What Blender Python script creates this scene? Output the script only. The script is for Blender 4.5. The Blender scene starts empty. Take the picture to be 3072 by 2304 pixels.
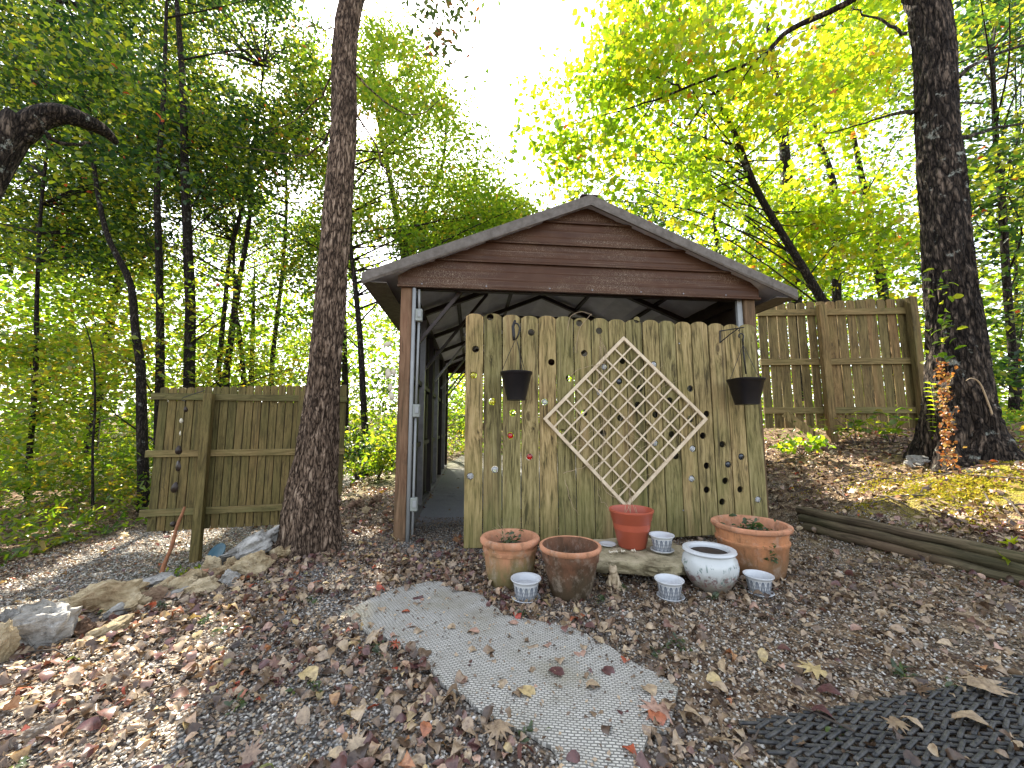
import bpy, bmesh, math, random
import numpy as np
from mathutils import Vector, Matrix, noise
random.seed(7); rng = np.random.default_rng(11)
R = math.radians
scene = bpy.context.scene
COL = scene.collection
# ------------------------------------------------------------------ camera
F = 1160.0; PITCH = R(6.2); CH = 0.95
cam = bpy.data.cameras.new('camera'); cam.sensor_width = 36; cam.lens = 36 * F / 3072
cam.clip_start = 0.05; cam.clip_end = 2000
camo = bpy.data.objects.new('camera', cam); COL.objects.link(camo)
camo.location = (0, 0, CH); camo.rotation_euler = (R(90) + PITCH, 0, 0)
scene.camera = camo
# ------------------------------------------------------------------ world, sun, exposure
SUN = Vector((-0.311, 0.906, 0.92)).normalized()
EL = math.asin(SUN.z); AZ = math.atan2(SUN.x, SUN.y)
w = bpy.data.worlds.new('World'); scene.world = w; w.use_nodes = True
nt = w.node_tree; bg = nt.nodes['Background']
sky = nt.nodes.new('ShaderNodeTexSky'); sky.sky_type = 'NISHITA'; sky.sun_disc = False
sky.sun_elevation = EL; sky.sun_rotation = AZ; sky.dust_density = 1.6; sky.air_density = 1.0
hs = nt.nodes.new('ShaderNodeHueSaturation'); hs.inputs['Saturation'].default_value = .42; nt.links.new(sky.outputs[0], hs.inputs['Color']); nt.links.new(hs.outputs[0], bg.inputs[0]); bg.inputs[1].default_value = 0.15
sl = bpy.data.lights.new('sun', 'SUN'); sl.energy = 5.0; sl.angle = R(0.5); sl.color = (1.0, 0.92, 0.78)
so = bpy.data.objects.new('sun', sl); COL.objects.link(so)
so.rotation_euler = SUN.to_track_quat('Z', 'Y').to_euler(); so.location = (-8, 20, 22)
scene.view_settings.view_transform = 'Standard'; scene.view_settings.look = 'None'
scene.view_settings.exposure = 2.1; scene.view_settings.gamma = 1.0
scene.cycles.max_bounces = 8; scene.cycles.diffuse_bounces = 4; scene.cycles.transmission_bounces = 6
scene.cycles.sample_clamp_indirect = 8

# ------------------------------------------------------------------ helpers
def ray(px, py):
    u = (px - 1536) / F; v = (1152 - py) / F
    return Vector((u, math.cos(PITCH) - v * math.sin(PITCH), math.sin(PITCH) + v * math.cos(PITCH)))
def P(px, py, Y):
    d = ray(px, py); t = Y / d.y
    return Vector((d.x * t, Y, CH + d.z * t))
def sstep(a, b, x):
    t = np.clip((x - a) / (b - a), 0, 1); return t * t * (3 - 2 * t)
EY = [-4, 1.5, 1.9, 2.46, 3.1, 4.0, 5.5, 8, 20]; EX = [-3.1, -2.5, -2.3, -2.0, -1.62, -1.7, -2.2, -2.6, -3.4]
def H(x, y):
    x = np.asarray(x, float); y = np.asarray(y, float)
    ex = np.interp(y, EY, EX); D = np.interp(y, [-4, 1, 2.2, 4, 6, 9, 16, 30, 60], [-.4, -.4, -.5, -.74, -.76, -.6, -.2, .5, 2.0])
    z = D * sstep(0, 1.5, ex - x)
    z = z * (1 - .0 * x)
    x0 = np.where(y < 3.67, 2.72 + (3.67 - y) * .273, 2.62)
    zr = .3 * np.maximum(x - x0, 0) + np.where(y > 3.67, .2 * (y - 3.67), 0) * sstep(2.5, 3.1, x) + .16 * sstep(0, .12, x - x0) * (1 - sstep(3.4, 3.9, y))
    zr = np.where(zr > .6, .6 + (zr - .6) * .35, zr); zr = np.minimum(zr, 1.0)
    z = z + zr * (x > x0 - .0)
    far = sstep(14, 40, y); z = z + far * .8
    n = (np.sin(x * 2.3 + 1.1 * np.sin(y * 1.7)) * np.cos(y * 1.9 + .7 * np.sin(x * 1.3))) * .022 + np.sin(x * 5.1 + y * 3.3) * np.sin(y * 6.1 - x * 2.0) * .008
    calm = np.exp(-(((x - .1) / 1.5) ** 4 + ((y - 2.2) / 1.5) ** 4)) 
    z = z + n * (1 - .93 * calm)
    return z
def Hf(x, y): return float(H(x, y))
def PG(px, py, dz=0):
    d = ray(px, py); t = .8
    for i in range(1200):
        q = Vector((0, 0, CH)) + d * t
        if q.z <= Hf(q.x, q.y) + dz: return q
        t *= 1.004
    return q

def link(o, parent=None):
    COL.objects.link(o)
    if parent is not None: o.parent = parent
    return o
def tag(o, label=None, cat=None, group=None, kind=None):
    if label: o['label'] = label
    if cat: o['category'] = cat
    if group: o['group'] = group
    if kind: o['kind'] = kind
    return o
def empty(name, loc=(0, 0, 0), rz=0, label=None, cat=None, group=None):
    o = bpy.data.objects.new(name, None); o.empty_display_size = .1
    o.location = loc; o.rotation_euler = (0, 0, rz); link(o); tag(o, label, cat, group); return o

class MB:
    def __init__(s): s.v = []; s.f = []; s.m = []
    def add(s, vs, fs, mi=0):
        b = len(s.v); s.v += [tuple(x) for x in vs]; s.f += [tuple(i + b for i in f) for f in fs]; s.m += [mi] * len(fs)
    def box(s, c, size, M=None, bev=0, mi=0):
        hx, hy, hz = size[0] / 2, size[1] / 2, size[2] / 2
        if bev > 0:
            b = min(bev, hx * .9, hy * .9, hz * .9)
            bm = bmesh.new(); bmesh.ops.create_cube(bm, size=1)
            for v in bm.verts: v.co = Vector((v.co.x * 2 * hx, v.co.y * 2 * hy, v.co.z * 2 * hz))
            bmesh.ops.bevel(bm, geom=list(bm.edges), offset=b, segments=1, affect='EDGES')
            bm.verts.index_update(); vs = [v.co.copy() for v in bm.verts]; fs = [[v.index for v in f.verts] for f in bm.faces]; bm.free()
        else:
            vs = [Vector((x * hx, y * hy, z * hz)) for x in (-1, 1) for y in (-1, 1) for z in (-1, 1)]
            fs = [(0, 1, 3, 2), (4, 6, 7, 5), (0, 4, 5, 1), (2, 3, 7, 6), (0, 2, 6, 4), (1, 5, 7, 3)]
        c = Vector(c)
        if M is not None: vs = [M @ v for v in vs]
        s.add([v + c for v in vs], fs, mi)
    def bar(s, a, b, wd, th, up=Vector((0, 0, 1)), bev=0, mi=0):
        a = Vector(a); b = Vector(b); d = (b - a); L = d.length; d.normalize()
        sx = d.cross(up)
        if sx.length < 1e-4: sx = d.cross(Vector((1, 0, 0)))
        sx.normalize(); sz = sx.cross(d)
        M = Matrix((sx, d, sz)).transposed()
        s.box((a + b) / 2, (wd, L, th), M, bev, mi)
    def tube(s, pts, rad, n=8, cap=True, mi=0):
        pts = [Vector(p) for p in pts]
        if not isinstance(rad, (list, tuple)): rad = [rad] * len(pts)
        vs = []; fs = []; prev = None
        for i, p in enumerate(pts):
            d = (pts[min(i + 1, len(pts) - 1)] - pts[max(i - 1, 0)])
            if d.length < 1e-9: d = Vector((0, 0, 1))
            d.normalize()
            if prev is None:
                a = d.cross(Vector((0, 1, 0)));
                if a.length < .1: a = d.cross(Vector((1, 0, 0)))
            else: a = prev - d * prev.dot(d)
            a.normalize(); prev = a; b = d.cross(a)
            for k in range(n):
                t = 2 * math.pi * k / n; vs.append(p + (a * math.cos(t) + b * math.sin(t)) * rad[i])
        for i in range(len(pts) - 1):
            for k in range(n):
                k2 = (k + 1) % n; fs.append((i * n + k, i * n + k2, (i + 1) * n + k2, (i + 1) * n + k))
        if cap: fs.append(tuple(range(n - 1, -1, -1))); fs.append(tuple((len(pts) - 1) * n + k for k in range(n)))
        s.add(vs, fs, mi)
    def lathe(s, prof, c=(0, 0, 0), n=48, sx=1, sy=1, mi=0, power=1.0, fn=None):
        vs = []; fs = []
        for r, z in prof:
            for k in range(n):
                t = 2 * math.pi * k / n; ct, st = math.cos(t), math.sin(t)
                q = 1.0 if power == 1 else (abs(ct) ** power + abs(st) ** power) ** (-1 / power)
                rr = r * q * (fn(t, z, r) if fn else 1)
                vs.append((c[0] + rr * ct * sx, c[1] + rr * st * sy, c[2] + z))
        for i in range(len(prof) - 1):
            for k in range(n):
                k2 = (k + 1) % n; fs.append((i * n + k, i * n + k2, (i + 1) * n + k2, (i + 1) * n + k))
        s.add(vs, fs, mi)
    def build(s, name, mat, parent=None, smooth=False, loc=None, auto=None):
        me = bpy.data.meshes.new(name); me.from_pydata(s.v, [], s.f); me.update()
        for m in (mat if isinstance(mat, (list, tuple)) else [mat]): me.materials.append(m)
        if any(s.m): me.polygons.foreach_set('material_index', s.m)
        if smooth: me.polygons.foreach_set('use_smooth', [True] * len(me.polygons))
        o = bpy.data.objects.new(name, me)
        if loc is not None: o.location = loc
        link(o, parent)
        if auto is not None: me.set_sharp_from_angle(angle=R(auto))
        return o

def npmesh(name, V, Fa, mat, parent=None, attrs=None, smooth=False, k=None):
    V = np.asarray(V, np.float32); Fa = np.asarray(Fa, np.int32); k = Fa.shape[1]
    me = bpy.data.meshes.new(name); me.vertices.add(len(V)); me.vertices.foreach_set('co', V.ravel())
    me.loops.add(Fa.size); me.loops.foreach_set('vertex_index', Fa.ravel())
    me.polygons.add(len(Fa)); me.polygons.foreach_set('loop_start', np.arange(0, Fa.size, k, dtype=np.int32))
    me.polygons.foreach_set('loop_total', np.full(len(Fa), k, np.int32))
    if smooth: me.polygons.foreach_set('use_smooth', np.ones(len(Fa), bool))
    me.update(calc_edges=True)
    for an, (dom, dat) in (attrs or {}).items():
        a = me.attributes.new(an, 'FLOAT', dom); a.data.foreach_set('value', np.asarray(dat, np.float32))
    for m in (mat if isinstance(mat, (list, tuple)) else [mat]): me.materials.append(m)
    o = bpy.data.objects.new(name, me); link(o, parent); return o

def rotmats(n, tilt, r=None, up=None):
    """random yaw then a random tilt (radians, sd) -> (n,3,3)"""
    r = r or rng
    a = r.uniform(0, 2 * np.pi, n); tx = r.normal(0, tilt, n); ty = r.normal(0, tilt, n)
    ca, sa = np.cos(a), np.sin(a); Z = np.zeros(n); O = np.ones(n)
    Rz = np.stack([ca, -sa, Z, sa, ca, Z, Z, Z, O], 1).reshape(n, 3, 3)
    cx, sx = np.cos(tx), np.sin(tx); Rx = np.stack([O, Z, Z, Z, cx, -sx, Z, sx, cx], 1).reshape(n, 3, 3)
    cy, sy = np.cos(ty), np.sin(ty); Ry = np.stack([cy, Z, sy, Z, O, Z, -sy, Z, cy], 1).reshape(n, 3, 3)
    return Rx @ Ry @ Rz
def scatter(tmpls, pos, rot, scl, rnd, tid=None):
    """tmpls: list of (verts(k,3), tris(m,3)); returns V,F,attr"""
    Vs, Fs, As = [], [], []; b = 0
    n = len(pos); tid = rng.integers(0, len(tmpls), n) if tid is None else tid
    scl = np.asarray(scl)
    if scl.ndim == 1: scl = scl[:, None].repeat(3, 1)
    for i, (tv, tf) in enumerate(tmpls):
        m = np.where(tid == i)[0]
        if not len(m): continue
        tv = np.asarray(tv, float); tf = np.asarray(tf)
        V = np.einsum('nij,nkj->nki', rot[m], tv[None] * scl[m][:, None, :]) + pos[m][:, None, :]
        Fc = tf[None] + (np.arange(len(m)) * len(tv))[:, None, None] + b
        Vs.append(V.reshape(-1, 3)); Fs.append(Fc.reshape(-1, 3)); As.append(np.repeat(rnd[m], len(tf))); b += len(m) * len(tv)
    return np.concatenate(Vs), np.concatenate(Fs), np.concatenate(As)

# leaf templates, unit length ~1 lying in XY, stem at origin
L_SIMPLE = ([(0, 0, 0), (.5, -.32, .08), (1, 0, -.05), (.5, .32, .08)], [(0, 1, 2), (0, 2, 3)])
def oval(curl=.2, wd=.34, n=5, wave=.0):
    vs = [(t, 0, -curl * (t - .5) ** 2 * 2) for t in np.linspace(0, 1, n)]
    for sgn in (-1, 1):
        vs += [(t, sgn * wd * math.sin(math.pi * min(t, 1)) ** .75 if 0 < t < 1 else 0, .10 * abs(wd) * 2 - curl * (t - .5) ** 2 * 2 + wave * math.sin(t * 9 + sgn)) for t in np.linspace(0.12, .88, n - 2)]
    m = n - 2; fs = []
    for sgn, b in ((-1, n), (1, n + m)):
        tri = [(0, b, 1)]
        for i in range(m - 1): tri += [(i + 1, b + i, b + i + 1), (i + 1, b + i + 1, i + 2)]
        tri += [(n - 2, b + m - 1, n - 1)]
        if sgn > 0: tri = [(a, d, c) for a, c, d in tri]
        fs += tri
    return (vs, fs)
def lobed(lobes, inner=.45, curl=.15):
    pts = []
    for i, (ang, r) in enumerate(lobes):
        pts.append((ang, r))
        if i < len(lobes) - 1: pts.append(((ang + lobes[i + 1][0]) / 2, inner))
    vs = [(.35, 0, .03)] + [(.35 + r * math.cos(R(a)), r * math.sin(R(a)), -curl * r * r + .05 * math.sin(a)) for a, r in pts] + [(0, 0, 0)]
    k = len(vs); fs = [(0, i, i + 1) for i in range(1, k - 1)] + [(0, k - 1, 1)]
    return (vs, fs)
MAPLE = lobed([(-140, .42), (-75, .62), (0, .75), (75, .62), (140, .42)], .3)
OAK = lobed([(-150, .34), (-105, .5), (-60, .55), (-28, .6), (0, .85), (28, .6), (60, .55), (105, .5), (150, .34)], .26, .2)

# ------------------------------------------------------------------ materials
def newmat(name):
    m = bpy.data.materials.new(name); m.use_nodes = True; t = m.node_tree; t.nodes.clear()
    o = t.nodes.new('ShaderNodeOutputMaterial'); return m, t, o
class N:
    def __init__(s, t): s.t = t
    def n(s, typ, **kw):
        x = s.t.nodes.new('ShaderNode' + typ)
        for k, v in kw.items():
            if k in ('i',):
                for a, b in v.items():
                    if isinstance(b, bpy.types.NodeSocket): s.t.links.new(b, x.inputs[a])
                    else: x.inputs[a].default_value = b
            else: setattr(x, k, v)
        return x
    def l(s, a, b): s.t.links.new(a, b)
    def ramp(s, fac, stops, interp='LINEAR'):
        x = s.t.nodes.new('ShaderNodeValToRGB'); cr = x.color_ramp; cr.interpolation = interp
        while len(cr.elements) < len(stops): cr.elements.new(.5)
        for e, (p, c) in zip(cr.elements, stops):
            e.position = p; e.color = tuple(c) + (1,) if len(c) == 3 else c
        s.l(fac, x.inputs[0]); return x.outputs[0]
    def noise(s, vec, scale, detail=4, rough=.6, dist=0):
        x = s.n('TexNoise', i={'Scale': scale, 'Detail': detail, 'Roughness': rough, 'Distortion': dist})
        if vec is not None: s.l(vec, x.inputs['Vector'])
        return x.outputs['Fac']
    def mix(s, fac, a, b, typ='MIX'):
        x = s.t.nodes.new('ShaderNodeMix'); x.data_type = 'RGBA'; x.blend_type = typ
        for sock, v in ((x.inputs[0], fac), (x.inputs[6], a), (x.inputs[7], b)):
            if isinstance(v, bpy.types.NodeSocket): s.l(v, sock)
            elif isinstance(v, (int, float)): sock.default_value = v
            else: sock.default_value = tuple(v) + (1,)
        return x.outputs[2]
    def math(s, op, a, b=0, c=None):
        x = s.n('Math', operation=op)
        for i, v in enumerate((a, b) if c is None else (a, b, c)):
            if isinstance(v, bpy.types.NodeSocket): s.l(v, x.inputs[i])
            else: x.inputs[i].default_value = v
        return x.outputs[0]
    def mapv(s, vec, scale, loc=None):
        x = s.n('Mapping', i={'Scale': scale}); s.l(vec, x.inputs['Vector'])
        if loc is not None:
            if isinstance(loc, bpy.types.NodeSocket): s.l(loc, x.inputs['Location'])
            else: x.inputs['Location'].default_value = loc
        return x.outputs[0]
    def bump(s, h, strength=.5, dist=.01, nrm=None):
        x = s.n('Bump', i={'Strength': strength, 'Distance': dist}); s.l(h, x.inputs['Height'])
        if nrm is not None: s.l(nrm, x.inputs['Normal'])
        return x.outputs[0]
def principled(g, out, col, rough=.7, nrm=None, spec=.5, metal=0):
    p = g.n('BsdfPrincipled')
    for k, v in (('Base Color', col), ('Roughness', rough), ('Metallic', metal), ('Specular IOR Level', spec)):
        if isinstance(v, bpy.types.NodeSocket): g.l(v, p.inputs[k])
        else: p.inputs[k].default_value = tuple(v) + (1,) if isinstance(v, (tuple, list)) else v
    if nrm is not None: g.l(nrm, p.inputs['Normal'])
    g.l(p.outputs[0], out.inputs[0]); return p

def simple(name, col, rough=.6, var=.25, scale=8, bumpd=.002, spec=.4, metal=0, col2=None, bscale=60):
    m, t, o = newmat(name); g = N(t); tc = g.n('TexCoord').outputs['Object']
    a = g.noise(tc, scale, 6, .65); c2 = col2 or tuple(c * (1 - var) for c in col)
    c = g.mix(g.ramp(a, [(.35, (0, 0, 0)), (.65, (1, 1, 1))]), col, c2)
    nb = g.bump(g.noise(tc, bscale, 4), .5, bumpd)
    principled(g, o, c, rough, nb, spec, metal); return m

def wood(name, stops, knot=True, axis='z', mossy=(.10, .12, .035), mossamt=.4, grain=1.0, dirt=.5, rough=.8, low=0):
    m, t, o = newmat(name); g = N(t); tc = g.n('TexCoord').outputs['Object']
    oi = g.n('ObjectInfo'); rr = oi.outputs['Random']
    cx = g.n('CombineXYZ'); g.l(g.math('MULTIPLY', rr, 37.0), cx.inputs[0]); g.l(g.math('MULTIPLY', rr, 91.0), cx.inputs[1]); g.l(g.math('MULTIPLY', rr, 53.0), cx.inputs[2])
    sc = {'z': (1, 1, .07), 'x': (.07, 1, 1)}[axis]
    base = g.mapv(tc, (1, 1, 1), cx.outputs[0])
    vg = g.n('VectorMath', operation='ADD'); g.l(tc, vg.inputs[0]); g.l(cx.outputs[0], vg.inputs[1]); base = vg.outputs[0]
    # knots: distort the grain near sparse points
    vs = g.mapv(base, {'z': (4.2, 4.2, 1.9), 'x': (1.9, 4.2, 4.2)}[axis])
    vo = g.n('TexVoronoi', i={'Scale': 1.0, 'Randomness': 1.0}); g.l(vs, vo.inputs['Vector'])
    kd = g.ramp(vo.outputs['Distance'], [(0.0, (1, 1, 1)), (.10, (.4, .4, .4)), (.30, (0, 0, 0))])
    gv = g.mapv(base, sc)
    warp = g.noise(g.mapv(base, {'z': (3, 3, .6), 'x': (.6, 3, 3)}[axis]), 1.5, 2)
    ga = g.n('VectorMath', operation='ADD'); g.l(gv, ga.inputs[0])
    cw = g.n('CombineXYZ'); s1 = g.math('ADD', g.math('MULTIPLY', warp, .12), g.math('MULTIPLY', kd, .05)); g.l(s1, cw.inputs[0]); g.l(s1, cw.inputs[1]); g.l(cw.outputs[0], ga.inputs[1])
    fine = g.noise(ga.outputs[0], 120 * grain, 4, .7); wide = g.noise(ga.outputs[0], 42 * grain, 3, .55)
    gr = g.math('ADD', g.math('MULTIPLY', fine, .45), g.math('MULTIPLY', wide, .55))
    col = g.ramp(gr, stops)
    # board-to-board tone
    tone = g.ramp(rr, [(0, (.66, .67, .58)), (.3, (.92, .92, .84)), (.6, (1.06, .99, .93)), (1, (1.28, 1.12, 1.05))]); col = g.mix(1.0, col, tone, 'MULTIPLY')
    blot = g.noise(base, 1.7, 5, .6)
    col = g.mix(g.math('MULTIPLY', g.ramp(blot, [(.42, (0, 0, 0)), (.68, (1, 1, 1))]), mossamt), col, mossy)
    if low:
        sz = g.n('SeparateXYZ'); g.l(tc, sz.inputs[0]); lf = g.math('ADD', g.math('MULTIPLY', sz.outputs[2], -1.1), g.math('ADD', blot, .55))
        col = g.mix(g.math('MULTIPLY', g.ramp(lf, [(.1, (0, 0, 0)), (.9, (1, 1, 1))]), low), col, (.15, .15, .05))
    pink = g.noise(g.mapv(base, {'z': (6, 6, .8), 'x': (.8, 6, 6)}[axis]), 1.0, 3)
    col = g.mix(g.math('MULTIPLY', g.ramp(pink, [(.55, (0, 0, 0)), (.72, (1, 1, 1))]), .45), col, (stops[-1][1][0] * 1.0, stops[-1][1][1] * .78, stops[-1][1][2] * .72))
    dk = g.noise(base, 9, 6, .7)
    col = g.mix(g.math('MULTIPLY', g.ramp(dk, [(.56, (0, 0, 0)), (.75, (1, 1, 1))]), dirt), col, (.035, .03, .018))
    if knot:
        kc = g.ramp(vo.outputs['Distance'], [(0.0, (1, 1, 1)), (.05, (.9, .9, .9)), (.085, (0, 0, 0))]); 
        col = g.mix(g.math('MULTIPLY', kc, .75), col, (.06, .042, .02))
    ck = g.ramp(g.noise(g.mapv(base, {'z': (48, 48, .9), 'x': (.9, 48, 48)}[axis]), 1.0, 3, .6), [(.625, (0, 0, 0)), (.66, (1, 1, 1))])
    col = g.mix(g.math('MULTIPLY', ck, .6), col, (.05, .038, .018))
    nb = g.bump(gr, .7, .004)
    principled(g, o, col, rough, nb, .25); return m

M_PICK = wood('weathered_picket_wood', [(.39, (.045, .034, .014)), (.45, (.15, .118, .052)), (.52, (.26, .21, .095)), (.64, (.385, .315, .165))], mossamt=.4, mossy=(.165, .155, .045), dirt=.25, low=.35)
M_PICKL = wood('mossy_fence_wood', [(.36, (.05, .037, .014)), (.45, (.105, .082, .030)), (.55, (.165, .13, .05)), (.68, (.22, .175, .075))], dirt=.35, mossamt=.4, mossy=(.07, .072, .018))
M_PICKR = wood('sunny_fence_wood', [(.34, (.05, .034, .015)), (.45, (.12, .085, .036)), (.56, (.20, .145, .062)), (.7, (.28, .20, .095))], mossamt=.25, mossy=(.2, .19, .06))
M_RAILX = wood('rail_wood', [(.34, (.055, .042, .016)), (.46, (.14, .112, .045)), (.58, (.21, .17, .075)), (.7, (.28, .23, .11))], axis='x', mossamt=.4, knot=False)
M_POST = wood('brown_post_wood', [(.30, (.055, .03, .018)), (.47, (.15, .085, .05)), (.62, (.24, .145, .09)), (.78, (.32, .21, .14))], mossamt=.25, mossy=(.13, .12, .06), knot=False, grain=.6)
M_LOG = wood('grey_log_wood', [(.34, (.015, .011, .008)), (.45, (.06, .047, .03)), (.56, (.12, .095, .062)), (.7, (.19, .155, .105))], axis='x', mossamt=.2, knot=False)
M_LATT = simple('cream_lattice_paint', (.70, .58, .41), .6, .12, 14, .001, col2=(.52, .40, .27))

def mk_siding():
    m, t, o = newmat('brown_steel_siding'); g = N(t); tc = g.n('TexCoord').outputs['Object']
    a = g.noise(g.mapv(tc, (.6, 2, 6)), 3, 5); c = g.mix(a, (.034, .014, .007), (.10, .046, .024))
    big = g.noise(g.mapv(tc, (1, 1, 3)), 1.3, 4, .6); sp = g.noise(tc, 140, 3, .8)
    f = g.math('MULTIPLY', g.ramp(big, [(.47, (0, 0, 0)), (.60, (1, 1, 1))]), g.ramp(sp, [(.53, (0, 0, 0)), (.66, (1, 1, 1))]))
    c = g.mix(g.math('MULTIPLY', f, .75), c, (.38, .31, .22))
    dst = g.noise(g.mapv(tc, (1.2, 2, 1.2)), 1.6, 5, .65); c = g.mix(g.math('MULTIPLY', g.ramp(dst, [(.45, (0, 0, 0)), (.65, (1, 1, 1))]), .16), c, (.18, .11, .07))
    st = g.noise(g.mapv(tc, (.35, 3, 55)), 2.2, 3, .6)
    c = g.mix(g.math('MULTIPLY', g.ramp(st, [(.60, (0, 0, 0)), (.68, (1, 1, 1))]), .30), c, (.34, .26, .2))
    principled(g, o, c, g.ramp(a, [(.3, (.45,) * 3), (.7, (.65,) * 3)]), g.bump(big, .2, .004), .22); return m
M_SIDE = mk_siding()
M_FASC = simple('dusty_brown_trim', (.155, .135, .115), .7, .3, 20, .0008, col2=(.09, .075, .06))
M_DKMET = simple('dark_brown_frame_steel', (.04, .026, .022), .6, .4, 6, .0008)
M_ROOFT = simple('brown_roof_steel', (.09, .055, .045), .5, .3, 4, .001)
M_CEIL = simple('bare_ceiling_steel', (.58, .56, .60), .5, .2, 5, .001)
M_GALV = simple('galvanised_steel', (.26, .25, .25), .4, .25, 12, .0008, metal=.6)
M_GREYPVC = simple('grey_conduit_plastic', (.30, .31, .305), .5, .15, 10, .0005)
M_BOX = simple('grey_electrical_box', (.27, .285, .255), .5, .15, 20, .0005)
M_BLACKP = simple('black_pot_plastic', (.004, .0038, .0045), .38, .3, 10, .0004, spec=.3, col2=(.009, .007, .008))
M_IRON = simple('black_iron', (.012, .011, .011), .5, .3, 30, .0006)
M_RUBBER = simple('black_rubber', (.016, .018, .021), .55, .4, 45, .001, col2=(.075, .07, .062))
def terra(name, c1, c2, c3, moss=.5):
    m, t, o = newmat(name); g = N(t); tc = g.n('TexCoord').outputs['Object']
    a = g.noise(tc, 7, 6, .65); c = g.mix(g.ramp(a, [(.38, (0, 0, 0)), (.62, (1, 1, 1))]), c1, c2)
    s = g.n('SeparateXYZ'); g.l(tc, s.inputs[0])
    n2 = g.noise(g.mapv(tc, (1, 1, .35)), 9, 6, .7)
    low = g.math('ADD', g.math('MULTIPLY', s.outputs[2], -2.6), g.math('ADD', n2, .24))
    c = g.mix(g.math('MULTIPLY', g.ramp(low, [(.15, (0, 0, 0)), (.5, (1, 1, 1))]), moss), c, c3)
    n3 = g.noise(tc, 38, 5, .75); c = g.mix(g.math('MULTIPLY', g.ramp(n3, [(.55, (0, 0, 0)), (.72, (1, 1, 1))]), .35), c, tuple(q * .4 for q in c3))
    n4 = g.noise(g.mapv(tc, (1, 1, .8)), 15, 7, .75); c = g.mix(g.math('MULTIPLY', g.ramp(n4, [(.52, (0, 0, 0)), (.66, (1, 1, 1))]), .45), c, (.40, .33, .26))
    n5 = g.noise(g.mapv(tc, (1, 1, .25)), 24, 4, .7); c = g.mix(g.math('MULTIPLY', g.ramp(n5, [(.55, (0, 0, 0)), (.66, (1, 1, 1))]), .5), c, tuple(q * .55 for q in c3))
    principled(g, o, c, .88, g.bump(g.math('ADD', g.noise(tc, 90, 5), n4), .7, .002), .15); return m
M_TERRA = terra('terracotta_clay', (.46, .22, .12), (.36, .17, .09), (.17, .14, .06), .95)
M_TERRAB = terra('stained_brown_clay', (.20, .095, .055), (.11, .062, .038), (.065, .048, .028), .9)
M_TERRAR = terra('orange_terracotta_clay', (.56, .25, .115), (.38, .165, .08), (.18, .11, .055), .8)
M_RIM = terra('clean_clay_rim', (.55, .26, .15), (.36, .17, .09), (.22, .13, .075), .45)
M_REDP = simple('red_brown_plastic', (.40, .085, .045), .42, .18, 5, .0006, col2=(.33, .075, .04))
M_SOIL = simple('potting_soil', (.045, .028, .018), .95, .5, 30, .006, col2=(.015, .01, .007), bscale=50)
M_WHITE = simple('white_glazed_ceramic', (.55, .565, .575), .18, .1, 8, .0002)
M_DISH = simple('dirty_white_glaze', (.55, .56, .56), .3, .3, 18, .0004)
def mk_jar():
    m, t, o = newmat('painted_porcelain_jar'); g = N(t); tc = g.n('TexCoord').outputs['Object']
    s = g.n('SeparateXYZ'); g.l(tc, s.inputs[0]); z = s.outputs[2]
    n1 = g.noise(tc, 12, 5, .7); n2 = g.noise(tc, 34, 4, .7); n3 = g.noise(g.mapv(tc, (1, 1, .5)), 26, 3, .6, 1.5)
    c = g.mix(n1, (.56, .57, .555), (.46, .49, .48))
    # mud-and-flower band on the lower body
    f = g.math('ADD', g.math('MULTIPLY', z, -7.0), g.math('ADD', g.math('MULTIPLY', n1, 1.0), .45))
    c = g.mix(g.math('MULTIPLY', g.ramp(f, [(.1, (0, 0, 0)), (.6, (1, 1, 1))]), .9), c, (.20, .165, .12))
    band = g.math('SUBTRACT', 1.0, g.math('MULTIPLY', g.math('ABSOLUTE', g.math('SUBTRACT', z, .115)), 16.0))
    fl = g.math('MULTIPLY', g.ramp(n3, [(.55, (0, 0, 0)), (.6, (1, 1, 1))]), g.ramp(band, [(0, (0, 0, 0)), (.3, (1, 1, 1))]))
    c = g.mix(g.math('MULTIPLY', fl, .8), c, (.13, .19, .17))
    band2 = g.math('SUBTRACT', 1.0, g.math('MULTIPLY', g.math('ABSOLUTE', g.math('SUBTRACT', z, .075)), 22.0))
    fp = g.math('MULTIPLY', g.ramp(n2, [(.52, (0, 0, 0)), (.58, (1, 1, 1))]), g.ramp(band2, [(0, (0, 0, 0)), (.4, (1, 1, 1))]))
    c = g.mix(g.math('MULTIPLY', fp, .8), c, (.17, .08, .08))
    principled(g, o, c, .2, None, .5); return m
M_JAR = mk_jar()
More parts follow.
